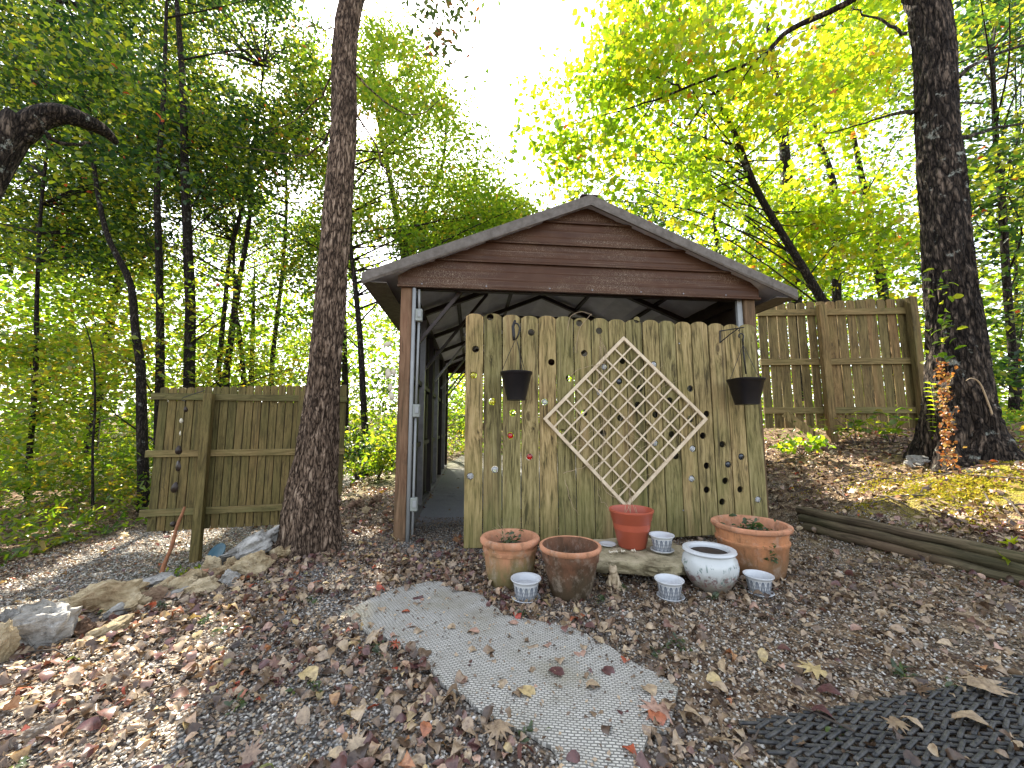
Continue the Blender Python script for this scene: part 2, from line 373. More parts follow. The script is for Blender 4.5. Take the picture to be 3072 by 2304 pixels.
def mk_pattern():
    # blue-grey leaf relief on white: interlocking pointed arches in angle / height
    m, t, o = newmat('blue_leaf_pattern_ceramic'); g = N(t); tc = g.n('TexCoord').outputs['Object']
    s = g.n('SeparateXYZ'); g.l(tc, s.inputs[0])
    ang = g.math('MULTIPLY', g.math('ARCTAN2', s.outputs[1], s.outputs[0]), 14 / (2 * math.pi))
    z = g.math('MULTIPLY', s.outputs[2], 1 / .075)
    fr = g.math('ABSOLUTE', g.math('SUBTRACT', g.math('FRACT', ang), .5))       # 0 at centre of leaf, .5 at edges
    veins = g.math('ABSOLUTE', g.math('SUBTRACT', g.math('FRACT', g.math('ADD', g.math('MULTIPLY', z, 3.0), g.math('MULTIPLY', fr, -3.2))), .5))
    arch = g.math('ABSOLUTE', g.math('SUBTRACT', g.math('ADD', fr, g.math('MULTIPLY', z, .32)), .42))
    l1 = g.ramp(veins, [(.05, (1, 1, 1)), (.26, (0, 0, 0))]); l2 = g.ramp(arch, [(.03, (1, 1, 1)), (.14, (0, 0, 0))]); l3 = g.ramp(fr, [(.02, (1, 1, 1)), (.09, (0, 0, 0))])
    f = g.math('MAXIMUM', g.math('MAXIMUM', g.math('MULTIPLY', l1, .7), l2), l3)
    inb = g.math('MULTIPLY', g.ramp(z, [(.02, (0, 0, 0)), (.08, (1, 1, 1))]), g.ramp(z, [(.98, (1, 1, 1)), (1.0, (0, 0, 0))]))
    f = g.math('MULTIPLY', f, inb)
    c = g.mix(g.math('MULTIPLY', f, .95), (.52, .53, .53), (.05, .07, .11))
    n1 = g.noise(tc, 25, 5, .7); c = g.mix(g.math('MULTIPLY', g.ramp(n1, [(.5, (0, 0, 0)), (.7, (1, 1, 1))]), .35), c, (.33, .34, .30))
    principled(g, o, c, .25, g.bump(f, .4, .002), .5); return m
M_PAT = mk_pattern()
def rockmat(name, c1, c2, c3):
    m, t, o = newmat(name); g = N(t); tc = g.n('TexCoord').outputs['Object']; oi = g.n('ObjectInfo').outputs['Random']
    v = g.n('VectorMath', operation='ADD'); g.l(tc, v.inputs[0]); cx = g.n('CombineXYZ'); g.l(g.math('MULTIPLY', oi, 40), cx.inputs[0]); g.l(cx.outputs[0], v.inputs[1]); tc = v.outputs[0]
    a = g.noise(tc, 6, 8, .7, .6); c = g.ramp(a, [(.32, c3), (.47, c2), (.6, c1)])
    b = g.noise(tc, 26, 6, .75); c = g.mix(g.math('MULTIPLY', g.ramp(b, [(.54, (0, 0, 0)), (.66, (1, 1, 1))]), .5), c, tuple(q * .45 for q in c3))
    h = g.math('ADD', g.math('MULTIPLY', g.noise(g.mapv(tc, (1, 1, 3)), 9, 8, .7), 1), g.math('MULTIPLY', b, .4))
    principled(g, o, c, .9, g.bump(h, 1.0, .035), .2); return m
M_ROCKT = rockmat('tan_limestone', (.56, .46, .30), (.40, .31, .18), (.20, .12, .06))
M_ROCKG = rockmat('grey_limestone', (.50, .48, .44), (.33, .315, .285), (.10, .09, .075))
M_ROCKB = rockmat('brown_rock', (.27, .19, .12), (.18, .11, .07), (.08, .05, .035))
M_SLAB = rockmat('mossy_slab_stone', (.50, .42, .28), (.36, .31, .19), (.16, .13, .075))

def bark(name, dark, mid, light, lich=.0, sc=1.0):
    m, t, o = newmat(name); g = N(t); tc = g.n('TexCoord').outputs['Object']
    v = g.mapv(tc, (1, 1, .22)); wn = g.n('TexNoise', i={'Scale': 6.0, 'Detail': 3}); g.l(v, wn.inputs['Vector'])
    va = g.n('VectorMath', operation='MULTIPLY_ADD'); g.l(wn.outputs['Color'], va.inputs[0]); va.inputs[1].default_value = (.075, .075, .04); g.l(v, va.inputs[2])
    v2 = va.outputs[0]
    vo = g.n('TexVoronoi', feature='DISTANCE_TO_EDGE', i={'Scale': 50 * sc}); g.l(v2, vo.inputs['Vector'])
    rid = g.math('ABSOLUTE', g.math('SUBTRACT', g.noise(v2, 30 * sc, 3, .6), .5)); nn = g.noise(v, 110 * sc, 5, .75)
    e = g.ramp(vo.outputs['Distance'], [(0, (0, 0, 0)), (.12, (.75, .75, .75)), (.3, (1, 1, 1))])
    h = g.math('ADD', g.math('MULTIPLY', e, .36), g.math('ADD', g.math('MULTIPLY', rid, 3.6), g.math('MULTIPLY', g.math('SUBTRACT', nn, .5), .9)))
    c = g.ramp(h, [(.22, dark), (.62, mid), (1.0, light)])
    big = g.noise(tc, 2.2, 5, .6); c = g.mix(g.math('MULTIPLY', g.ramp(big, [(.45, (0, 0, 0)), (.7, (1, 1, 1))]), .5), c, dark)
    if lich:
        ln = g.noise(tc, 5.5, 6, .7); c = g.mix(g.math('MULTIPLY', g.ramp(ln, [(.60, (0, 0, 0)), (.66, (1, 1, 1))]), lich), c, (.42, .44, .38))
    principled(g, o, c, .92, g.bump(h, 1.0, .018), .15); return m
M_BARK1 = bark('pinkish_ridged_bark', (.028, .018, .012), (.225, .155, .108), (.46, .345, .25), sc=1.0)
M_BARK2 = bark('dark_oak_bark', (.008, .006, .005), (.055, .042, .032), (.19, .145, .11), .6, .6)
M_BARK3 = bark('forest_bark', (.008, .006, .005), (.035, .028, .022), (.10, .08, .06), .3)
M_TWIG = simple('twig_bark', (.085, .065, .05), .9, .5, 20, .002)
M_TWIGP = simple('dry_pale_stem', (.42, .31, .19), .85, .3, 30, .001)
M_TWIGR = simple('rusty_brown_stick', (.30, .12, .05), .8, .35, 20, .002)

def leafmat(name, stops, trans, tmix=.5, gloss=.04):
    m, t, o = newmat(name); g = N(t)
    at = g.n('Attribute', attribute_name='rnd'); r = at.outputs['Fac']
    c = g.ramp(r, stops); ct = g.ramp(r, trans)
    d = g.n('BsdfDiffuse'); g.l(c, d.inputs[0]); tr = g.n('BsdfTranslucent'); g.l(ct, tr.inputs[0])
    mx = g.n('MixShader'); mx.inputs[0].default_value = tmix; g.l(d.outputs[0], mx.inputs[1]); g.l(tr.outputs[0], mx.inputs[2])
    gl = g.n('BsdfGlossy'); gl.inputs['Roughness'].default_value = .35
    m2 = g.n('MixShader'); m2.inputs[0].default_value = gloss; g.l(mx.outputs[0], m2.inputs[1]); g.l(gl.outputs[0], m2.inputs[2])
    g.l(m2.outputs[0], o.inputs[0]); return m
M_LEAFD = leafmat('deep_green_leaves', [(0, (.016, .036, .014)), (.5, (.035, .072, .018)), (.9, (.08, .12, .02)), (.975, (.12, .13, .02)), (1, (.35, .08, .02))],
                  [(0, (.018, .06, .014)), (.42, (.06, .14, .015)), (.66, (.26, .38, .02)), (.84, (.52, .60, .02)), (.97, (.5, .45, .03)), (1, (.6, .10, .03))], .5)  # dark half and bright half imitate shaded and sunlit leaves by colour
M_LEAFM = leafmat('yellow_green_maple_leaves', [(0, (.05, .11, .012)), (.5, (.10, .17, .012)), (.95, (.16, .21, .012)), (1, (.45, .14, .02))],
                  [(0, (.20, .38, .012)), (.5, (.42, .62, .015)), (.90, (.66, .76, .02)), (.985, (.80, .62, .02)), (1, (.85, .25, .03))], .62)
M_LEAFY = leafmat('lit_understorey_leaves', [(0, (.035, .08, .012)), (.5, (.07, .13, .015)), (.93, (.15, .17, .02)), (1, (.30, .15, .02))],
                  [(0, (.14, .28, .012)), (.5, (.32, .46, .015)), (.92, (.55, .55, .03)), (1, (.65, .35, .03))], .55)  # brighter yellow-green copy, sunlight put into the leaf colour
M_LEAFG = leafmat('backlit_grey_green_leaves', [(0, (.04, .06, .03)), (.9, (.07, .10, .045)), (1, (.3, .08, .04))], [(0, (.08, .15, .03)), (.9, (.2, .27, .05)), (1, (.5, .1, .03))], .45)
M_LITTER = leafmat('dry_fallen_leaves', [(0, (.05, .032, .024)), (.14, (.12, .078, .052)), (.30, (.24, .17, .11)), (.45, (.38, .285, .19)), (.58, (.48, .37, .24)), (.66, (.17, .085, .07)), (.76, (.10, .045, .048)), (.84, (.46, .29, .22)), (.90, (.52, .40, .20)), (.94, (.42, .32, .15)), (.972, (.40, .055, .035)), (1, (.20, .24, .09))],
                   [(0, (.03, .015, .008)), (.5, (.3, .17, .07)), (.7, (.2, .05, .03)), (.9, (.5, .35, .1)), (.96, (.5, .04, .02)), (1, (.2, .3, .04))], .18, .05)
_t = M_LITTER.node_tree; _g = N(_t); _tc = _g.n('TexCoord').outputs['Object']; _n = _g.noise(_tc, 55, 4, .7)
for _nd in list(_t.nodes):
    if _nd.type == 'BSDF_DIFFUSE':
        _src = _nd.inputs[0].links[0].from_socket; _m = _g.mix(1.0, _src, _g.ramp(_n, [(.34, (.5, .46, .44)), (.5, (.95, .95, .95)), (.68, (1.3, 1.28, 1.22))]), 'MULTIPLY'); _t.links.new(_m, _nd.inputs[0])
M_ORANGE = leafmat('orange_creeper_leaves', [(0, (.14, .05, .02)), (.5, (.30, .12, .04)), (1, (.34, .24, .09))], [(0, (.22, .06, .015)), (.6, (.45, .17, .03)), (1, (.45, .32, .06))], .35)

def mk_ground():
    m, t, o = newmat('gravel_and_leaf_soil'); g = N(t); tc = g.n('TexCoord').outputs['Object']
    A = lambda nme: g.n('Attribute', attribute_name=nme).outputs['Fac']
    vo = g.n('TexVoronoi', i={'Scale': 75.0}); g.l(tc, vo.inputs['Vector'])
    vs = g.n('SeparateColor'); g.l(vo.outputs['Color'], vs.inputs[0]); cellr = vs.outputs[0]
    ed = g.ramp(vo.outputs['Distance'], [(.15, (1, 1, 1)), (.62, (0, 0, 0))])
    peb = g.ramp(cellr, [(0, (.18, .15, .11)), (.4, (.33, .28, .21)), (.7, (.44, .38, .29)), (.9, (.56, .49, .38)), (1, (.22, .15, .10))])
    peb = g.mix(ed, (.08, .06, .042), peb)
    pebg = g.ramp(cellr, [(0, (.26, .255, .25)), (.5, (.40, .395, .38)), (1, (.58, .57, .55))]); pebg = g.mix(ed, (.06, .055, .05), pebg)
    n1 = g.noise(tc, 3.2, 6, .65); n2 = g.noise(tc, 22, 6, .75); n3 = g.noise(tc, .9, 4)
    vl = g.n('TexVoronoi', i={'Scale': 17.0}); g.l(tc, vl.inputs['Vector']); vs2 = g.n('SeparateColor'); g.l(vl.outputs['Color'], vs2.inputs[0])
    lit = g.ramp(vs2.outputs[0], [(0, (.06, .038, .026)), (.35, (.15, .10, .065)), (.7, (.27, .19, .12)), (1, (.38, .29, .19))])
    lit = g.mix(g.ramp(n2, [(.4, (0, 0, 0)), (.7, (1, 1, 1))]), lit, (.05, .03, .022))
    c = g.mix(g.ramp(n1, [(.44, (0, 0, 0)), (.56, (1, 1, 1))]), peb, lit)
    c = g.mix(A('litter'), c, lit)
    fg = g.math('MULTIPLY', A('gravel'), g.ramp(g.math('ADD', g.math('MULTIPLY', n1, .6), g.math('MULTIPLY', n2, .4)), [(.36, (.35, .35, .35)), (.52, (1, 1, 1))]))
    c = g.mix(fg, c, pebg)
    c = g.mix(g.math('MULTIPLY', A('slab'), .92), c, g.mix(n2, (.30, .31, .33), (.46, .465, .47)))
    mf = g.math('MULTIPLY', A('moss'), g.ramp(n1, [(.42, (0, 0, 0)), (.52, (1, 1, 1))]))
    c = g.mix(mf, c, g.mix(n2, (.14, .15, .02), (.34, .27, .04)))
    gf = g.math('MULTIPLY', A('grass'), g.ramp(n2, [(.35, (.3, .3, .3)), (.6, (1, 1, 1))]))
    c = g.mix(gf, c, g.mix(n1, (.10, .14, .03), (.28, .27, .12)))
    hh = g.math('ADD', g.math('MULTIPLY', ed, .6), g.math('MULTIPLY', n2, 1.4))
    principled(g, o, c, .95, g.bump(hh, .9, .012), .1); return m
M_GROUND = mk_ground()
def mk_rug():
    m, t, o = newmat('pale_woven_rug'); g = N(t); tc = g.n('TexCoord').outputs['Object']
    rot = g.n('Mapping', i={'Rotation': (0, 0, R(8))}); g.l(tc, rot.inputs['Vector']); v = rot.outputs[0]
    br = g.n('TexBrick', i={'Scale': 1.0, 'Mortar Size': .0026, 'Mortar Smooth': .35, 'Brick Width': .02, 'Row Height': .0105, 'Color1': (1, 1, 1, 1), 'Color2': (.8, .8, .8, 1), 'Mortar': (0, 0, 0, 1)})
    _w = g.n('TexNoise', i={'Scale': 9.0, 'Detail': 3}); g.l(tc, _w.inputs['Vector']); _va = g.n('VectorMath', operation='MULTIPLY_ADD'); g.l(_w.outputs['Color'], _va.inputs[0]); _va.inputs[1].default_value = (.022, .022, 0); g.l(v, _va.inputs[2]); g.l(_va.outputs[0], br.inputs['Vector']); b = g.n('SeparateColor'); g.l(br.outputs['Color'], b.inputs[0])
    n1 = g.noise(tc, 30, 5, .7); n2 = g.noise(tc, 1.8, 5, .6)
    c = g.mix(b.outputs[0], (.19, .185, .165), g.mix(n1, (.46, .44, .39), (.68, .65, .58)))
    c = g.mix(g.math('MULTIPLY', g.ramp(n2, [(.50, (0, 0, 0)), (.66, (1, 1, 1))]), .7), c, (.21, .185, .11))
    n3 = g.noise(tc, 70, 5, .85); c = g.mix(g.math('MULTIPLY', g.ramp(n3, [(.57, (0, 0, 0)), (.66, (1, 1, 1))]), .75), c, (.09, .075, .055)); n4 = g.noise(tc, 6, 6, .7); c = g.mix(g.math('MULTIPLY', g.ramp(n4, [(.45, (0, 0, 0)), (.7, (1, 1, 1))]), .45), c, (.26, .24, .20))
    s = g.n('SeparateXYZ'); g.l(tc, s.inputs[0])
    principled(g, o, c, .95, g.bump(g.math('ADD', b.outputs[0], g.math('MULTIPLY', n1, .5)), .8, .004), .1); return m
M_RUG = mk_rug()
def glass(name, col, rough=.05):
    m, t, o = newmat(name); g = N(t); p = g.n('BsdfPrincipled')
    p.inputs['Base Color'].default_value = col + (1,); p.inputs['Roughness'].default_value = rough; p.inputs['Transmission Weight'].default_value = .75
    g.l(p.outputs[0], o.inputs[0]); return m
M_GY = glass('yellow_glass', (.85, .75, .08)); M_GR = glass('red_glass', (.65, .02, .02)); M_GC = glass('clear_glass', (.85, .86, .86)); M_GB = glass('dark_blue_glass', (.05, .07, .1))
M_SHELL = simple('cream_shell', (.62, .55, .42), .5, .15, 10, .0005)
M_BRONZE = simple('dark_bronze', (.035, .02, .012), .45, .4, 20, .0008)
M_TEAL = simple('teal_plastic', (.005, .06, .085), .4, .3, 8, .0006)
M_FROG = simple('beige_frog_resin', (.50, .40, .27), .6, .3, 30, .002, col2=(.30, .23, .14))

# ------------------------------------------------------------------ ground
def axis(lo, hi, fine_lo, fine_hi, st, grow=1.12):
    a = list(np.arange(fine_lo, fine_hi, st)); x = a[0]; s = st; left = []
    while x > lo: s *= grow; x -= s; left.append(x)
    x = a[-1]; s = st; right = []
    while x < hi: s *= grow; x += s; right.append(x)
    return np.array(left[::-1] + a + right)
gx = axis(-160, 160, -4.6, 5.0, .045); gy = axis(-40, 260, .7, 6.0, .045)
X, Y = np.meshgrid(gx, gy); Z = H(X, Y)
# small roughness away from the calm patch
rn = rng.normal(0, 1, X.shape); rn = (rn + np.roll(rn, 1, 0) + np.roll(rn, 1, 1) + np.roll(rn, (1, 1), (0, 1))) / 4
nearm = (X > -4.8) & (X < 5.2) & (Y > .6) & (Y < 6.2)
Z = Z + rn * .010 * nearm * (1 - np.exp(-(((X - .2) / 1.3) ** 4 + ((Y - 1.9) / .95) ** 4)))
nyy, nxx = X.shape; idx = np.arange(nxx * nyy).reshape(nyy, nxx)
Fq = np.stack([idx[:-1, :-1], idx[:-1, 1:], idx[1:, 1:], idx[1:, :-1]], -1).reshape(-1, 4)
xf, yf = X.ravel(), Y.ravel(); exf = np.interp(yf, EY, EX)
gravel = sstep(.5, 1.6, exf - xf) * (1 - sstep(3.2, 4.3, exf - xf + 0 * yf)) * (yf < 14) 
blob = lambda cx, cy, r: np.exp(-(((xf - cx) ** 2 + (yf - cy) ** 2) / r ** 2))
gravel = np.clip(gravel + blob(-.75, 1.25, .35) + blob(-.9, 2.1, .3) + blob(-1.2, 2.6, .25) + blob(-.45, 3.3, .45) + .7 * blob(-.3, 1.15, .25) + .45 * (xf > -2.2) * (xf < .6) * (yf < 3.6), 0, 1)
road2 = ((xf > -1.6) & (xf < 2.4) & (yf > 8.6) & (yf < 14)) * 1.0; gravel = np.maximum(gravel, road2)
cpx = (xf + .98) * math.cos(R(6)) + (yf - 3.32) * math.sin(R(6)); cpw = -(xf + .98) * math.sin(R(6)) + (yf - 3.32) * math.cos(R(6))
slab = sstep(.5, .8, cpw) * (cpw < 5.4) * (cpx > 0) * (cpx < 3.38); gravel = np.where((cpw > -.1) & (cpw < .8) & (cpx > .05) & (cpx < 3.3), 1, gravel)
moss = np.clip(1.1 * np.exp(-(((xf - 3.9) / .9) ** 2 + ((yf - 3.2) / .45) ** 2)) + .8 * blob(5.0, 3.7, .8), 0, 1)
grass = np.exp(-(((xf + 2.6) / 1.2) ** 2 + ((yf - 8.5) / 3.0) ** 2)) + .5 * blob(-3.3, 4.6, .7) + .35 * blob(-4.2, 5.5, .8)
litter = np.clip(sstep(3.0, 4.2, exf - xf) + sstep(2.9, 3.4, xf) + sstep(12, 16, yf) + .5 * (xf < -.2) * (yf < 3.4), 0, 1)
g = npmesh('ground', np.stack([xf, yf, Z.ravel()], 1), Fq, M_GROUND, smooth=True, attrs={'gravel': ('POINT', gravel), 'moss': ('POINT', moss), 'grass': ('POINT', np.clip(grass, 0, 1)), 'litter': ('POINT', litter), 'slab': ('POINT', slab)})
tag(g, kind='structure')

# ------------------------------------------------------------------ carport
YAW = R(6.0); CO = Vector((-.98, 3.32, 0))
car = empty('carport', CO, YAW, 'open brown metal carport with low gable roof behind the screen of pickets', 'carport')
W = 3.38; LEN = 5.6; RX0, RX1 = -.31, 3.72; RC = (RX0 + RX1) / 2; RZ = 3.07; EZ = 2.235; SL = (RZ - EZ) / (RC - RX0)
roofz = lambda s_: RZ - abs(s_ - RC) * SL
TH = math.atan(SL)
# roof skin with ribs running front to back
def roofskin(off, mat, name, w0, w1, e=0.0):
    mb = MB(); n = 0; prof = []
    for side in (-1, 1):
        L = (RC - RX0 - e) / math.cos(TH); k = int(L / .075); pr = []
        for i in range(k + 1):
            d = L * i / k; h = .018 if i % 4 == 0 else 0
            pr.append((RC + side * (d * math.cos(TH) + (off + h) * 0 * math.sin(TH)), RZ - d * math.sin(TH) + off + (h if off >= -.01 else -h * .6)))
        b = len(mb.v); vs = [(s_, w_, z_) for s_, z_ in pr for w_ in (w0, w1)]
        mb.add(vs, [(2 * i, 2 * i + 1, 2 * i + 3, 2 * i + 2) for i in range(k)])
    return mb.build(name, mat, car)
roofskin(-.004, M_ROOFT, 'roof', -.12, LEN + .12)
roofskin(-.045, M_CEIL, 'ceiling_sheet', -.10, LEN + .10, .03)
for side, e in ((-1, RX0), (1, RX1)):
    mb = MB(); a = Vector((RC, -.13, RZ + .012)); b = Vector((e, -.13, EZ + .012))
    d = (b - a).normalized(); nrm = Vector((-d.z, 0, d.x)) * (1 if d.x < 0 else -1)
    if nrm.z > 0: nrm = -nrm
    mb.add([a, b, b + Vector((0, 0, -.078)), a + Vector((0, 0, -.10)), a + Vector((0, .16, 0)), b + Vector((0, .16, 0)), b + Vector((0, .012, -.10)), a + Vector((0, .012, -.10))],
           [(0, 1, 2, 3), (0, 4, 5, 1), (3, 2, 6, 7), (4, 7, 6, 5), (1, 5, 6, 2), (0, 3, 7, 4)])
    o = mb.build('fascia_trim', M_FASC, car)
    mb = MB(); mb.box((e, LEN / 2, EZ - .03), (.012, LEN + .2, .07)); mb.box((e + .10 * -side, LEN / 2, EZ - .058), (.20, LEN + .2, .006)); mb.build('eave_trim', M_FASC, car)
mb = MB(); mb.bar((RC, -.10, RZ + .028), (RC, LEN + .1, RZ + .028), .16, .008); mb.build('ridge_cap', M_ROOFT, car)
# gable siding: horizontal ribbed sheet clipped by the roof line
def gable(w_, name, flip=1, zb=2.17):
    prof = []; courses = [2.17, 2.425, 2.62, 2.84, 3.03]
    if zb > 2.17: courses = [c for c in courses]
    for a, b in zip(courses[:-1], courses[1:]):
        h = b - a
        prof += [(a, -.012), (a + .002, -.038), (a + .014, -.040), (a + .036, -.012), (a + h * .36, -.012), (a + h * .39, -.0145), (a + h * .42, -.012), (a + h * .68, -.012), (a + h * .71, -.0145), (a + h * .74, -.012), (b - .006, -.010)]
    mb = MB(); vs = []
    for z, y in prof:
        ext = max((RZ - .05 - z) / SL, .01); l = max(RC - ext, -.03); r = min(RC + ext, W + .03)
        vs += [(l, w_ + y * flip, z), (r, w_ + y * flip, z)]
    mb.add(vs, [(2 * i, 2 * i + 1, 2 * i + 3, 2 * i + 2) for i in range(len(prof) - 1)])
    return mb.build(name, M_SIDE, car)
gable(0, 'gable_siding'); gable(LEN, 'rear_gable_siding', -1)
for i, s_ in enumerate((.18, .75, 1.33, 1.73, 2.2, 2.62, 3.05)):
    mb = MB(); mb.lathe([(.0, .0), (.007, 0), (.007, .004), (.0, .006)], (0, 0, 0), 8); o = mb.build('screw', M_GALV, car); o.location = (s_, -.033, 2.20); o.rotation_euler = (R(90), 0, 0)
mb = MB(); mb.box((W / 2, .06, 2.20), (W, .05, .05)); mb.build('header_beam', M_DKMET, car)
# posts
mb = MB(); mb.box((.045, .05, 1.10), (.10, .10, 2.24), bev=.006); mb.build('front_post', M_POST, car)
mb = MB(); mb.box((W - .06, .05, 1.10), (.11, .10, 2.24), bev=.006); mb.build('front_post', M_POST, car)
mb = MB(); mb.box((W - .145, .045, 1.10), (.05, .03, 2.18)); mb.build('post_trim', M_GREYPVC, car)
for s_ in (.03, W - .03):
    sd = 1 if s_ < 1 else -1
    mb = MB(); mb.box((s_ + .03 * sd, LEN / 2 + .1, .035), (.06, LEN - .1, .07)); mb.build('base_rail', M_GALV, car)
    for wz in (.75, 1.42):
        mb = MB(); mb.box((s_ + .02 * sd, LEN / 2 + .1, wz), (.035, LEN - .1, .05)); mb.build('wall_girt', M_DKMET, car)
    mb = MB(); mb.box((s_ + .03 * sd, LEN / 2 + .1, 2.20), (.06, LEN - .1, .06)); mb.build('top_plate', M_DKMET, car)
    # wall sheet, ribbed
    mb = MB(); k = 64; vs = []
    for i in range(k + 1):
        y = .12 + (LEN - .14) * i / k; vs += [(s_ - .01 * sd + (.008 if i % 4 == 0 else 0) * -sd, y, .02), (s_ - .01 * sd + (.008 if i % 4 == 0 else 0) * -sd, y, 2.34)]
    mb.add(vs, [(2 * i, 2 * i + 2, 2 * i + 3, 2 * i + 1) for i in range(k)]); mb.build('wall_sheet', M_DKMET, car)
    for i, wz in enumerate((.18, 1.1, 2.0, 2.9, 3.8, 4.7, 5.55)):
        mb = MB(); mb.box((s_ + .035 * sd, wz, 1.13), (.06, .06, 2.1)); mb.build('wall_stud', M_GALV if i % 2 else M_DKMET, car)
for i, wz in enumerate((.10, 1.2, 2.4, 3.6, 4.8, 5.5)):
    for side in (-1, 1):
        a = Vector((RC, wz, RZ - .10)); e = .06 if side < 0 else W - .06
        b = Vector((e, wz, roofz(e) - .10)); mb = MB(); mb.bar(a, b, .055, .055); mb.build('rafter', M_DKMET, car)
        e2 = e - side * .75
        if side > 0: continue
        mb = MB(); mb.bar((e - side * .02, wz + .02, 1.62), (e2, wz + .02, roofz(e2) - .13), .045, .03); mb.build('knee_brace', M_DKMET if i < 2 else M_GALV, car)
    if i in (1, 2, 3, 4):
        mb = MB(); mb.bar((.9, wz, roofz(.9) - .12), (2.5, wz, roofz(2.5) - .12), .04, .05); mb.build('collar_tie', M_DKMET, car)
for side in (-1, 1):
    for d in (.55, 1.25):
        s_ = RC + side * d; mb = MB(); mb.bar((s_, 0.05, roofz(s_) - .065), (s_, LEN, roofz(s_) - .065), .05, .03); mb.build('purlin', M_DKMET, car)
mb = MB(); mb.bar((1.0, .3, 2.40), (1.55, 1.35, 2.76), .04, .03); mb.build('roof_brace', M_GALV, car)
# conduit, boxes
mb = MB(); mb.tube([(.114, -.012, 0.0), (.114, -.012, 2.165)], .0165, 12); mb.build('conduit_pipe', M_GREYPVC, car, True)
mb = MB(); mb.tube([(.150, .005, 0.0), (.152, .005, 1.02)], .011, 10); mb.tube([(.152, .005, 1.14), (.158, .005, 1.86)], .011, 10)
mb.tube([(.158, .005, 1.98), (.152, .005, 2.16)], .011, 10); mb.build('conduit_pipe', M_GREYPVC, car, True)
for z, dx in ((.30, 0), (1.08, 0), (1.92, 0)):
    mb = MB(); mb.box((.160, -.012, z), (.06, .05, .11), bev=.006); b = mb.build('electrical_box', M_BOX, car)
    mb = MB(); mb.box((.166, -.041, z + .005), (.03, .008, .055), bev=.002); mb.build('box_cover', M_GREYPVC, b)
# handheld-looking bar hung from brace and small rail
mb = MB(); mb.tube([(.55, 1.1, 1.98), (.60, 1.12, 1.86), (.63, 1.13, 1.74)], [.012, .012, .016], 8); mb.tube([(.54, 1.1, 1.99), (.545, 1.1, 2.03)], .026, 8); mb.build('hanging_clamp', M_GALV, car)
o = None

# ------------------------------------------------------------------ front picket screen
PA = Vector((-.379, 3.109, 0)); PB = Vector((2.17, 3.385, 0)); PD = (PB - PA); PL = PD.length; PYAW = math.atan2(PD.y, PD.x)
scr = empty('picket_screen', PA, PYAW, 'upright screen of dog-eared pickets drilled with round holes, standing before the carport', 'fence')
def onpanel(px, py, front=0.0):
    """point of the panel plane seen at a pixel, in panel coordinates (s, z)"""
    d = ray(px, py); n = Vector((math.sin(PYAW), -math.cos(PYAW), 0)); o0 = PA + n * front
    t = (o0 - Vector((0, 0, CH))).dot(n) / d.dot(n); q = Vector((0, 0, CH)) + d * t - PA
    return q.x * math.cos(PYAW) + q.y * math.sin(PYAW), q.z
HOLES = [(1472, 952), (1428, 1048), (1593, 998), (1737, 970), (1796, 993), (1910, 960), (1752, 1060), (1654, 1087), (1421, 1126, 'y'), (1707, 1135), (1478, 1205, 'y'),
 (1634, 1206, 'c'), (1538, 1239), (1531, 1307, 'r'), (1588, 1370, 'r'), (1485, 1408, 'c'), (1411, 1428, 'c'), (1868, 1083), (1811, 1101, 'c'), (1856, 1144, 'b'), (1919, 1165),
 (1798, 1178, 'c'), (1913, 1215), (1752, 1239), (1860, 1254), (1687, 1297), (1808, 1300), (2008, 1202), (1964, 1244), (2014, 1303), (1942, 1280), (2026, 1368), (1959, 1094, 'c'),
 (1963, 1329, 'c'), (2108, 1307), (2165, 1333), (2222, 1370, 'b'), (2077, 1346, 'c'), (2182, 1393, 'b'), (2119, 1397), (2074, 1436, 'c'), (2174, 1442), (2219, 1468), (2119, 1469),
 (2165, 1505), (2272, 1498, 'c'), (2070, 1166), (2119, 1242), (2071, 1257)]
NP = 17; PWd = PL / NP
hol = [[] for _ in range(NP)]
for h in HOLES:
    s_, z_ = onpanel(h[0], h[1]); i = min(int(s_ / PWd), NP - 1); hol[i].append((min(max(s_ - (i + .5) * PWd, -.042), .042), z_, h[2] if len(h) > 2 else ''))
def picket(wd, ht, th, holes, z0=0, ear=.026, r=.0285):
    bm = bmesh.new(); hw = wd / 2
    out = [(-hw, z0), (hw, z0), (hw, z0 + ht - ear), (hw - ear, z0 + ht - .006), (hw - ear * 2.1, z0 + ht), (-hw + ear * 2.1, z0 + ht), (-hw + ear, z0 + ht - .006), (-hw, z0 + ht - ear)]
    def loop(pts):
        vs = [bm.verts.new((x, -th / 2, z)) for x, z in pts]
        return [bm.edges.new((vs[i], vs[(i + 1) % len(vs)])) for i in range(len(vs))]
    ed = loop(out)
    for hx, hz in holes: ed += loop([(hx + r * math.cos(2 * math.pi * k / 24), hz + r * math.sin(2 * math.pi * k / 24)) for k in range(24)])
    bmesh.ops.triangle_fill(bm, use_beauty=True, use_dissolve=False, edges=ed)
    for f in bm.faces:
        f.normal_update()
    bmesh.ops.recalc_face_normals(bm, faces=bm.faces)
    res = bmesh.ops.extrude_face_region(bm, geom=list(bm.faces))
    vs = [e for e in res['geom'] if isinstance(e, bmesh.types.BMVert)]
    bmesh.ops.translate(bm, verts=vs, vec=(0, th, 0)); bmesh.ops.recalc_face_normals(bm, faces=bm.faces)
    me = bpy.data.meshes.new('picket'); bm.to_mesh(me); bm.free(); return me
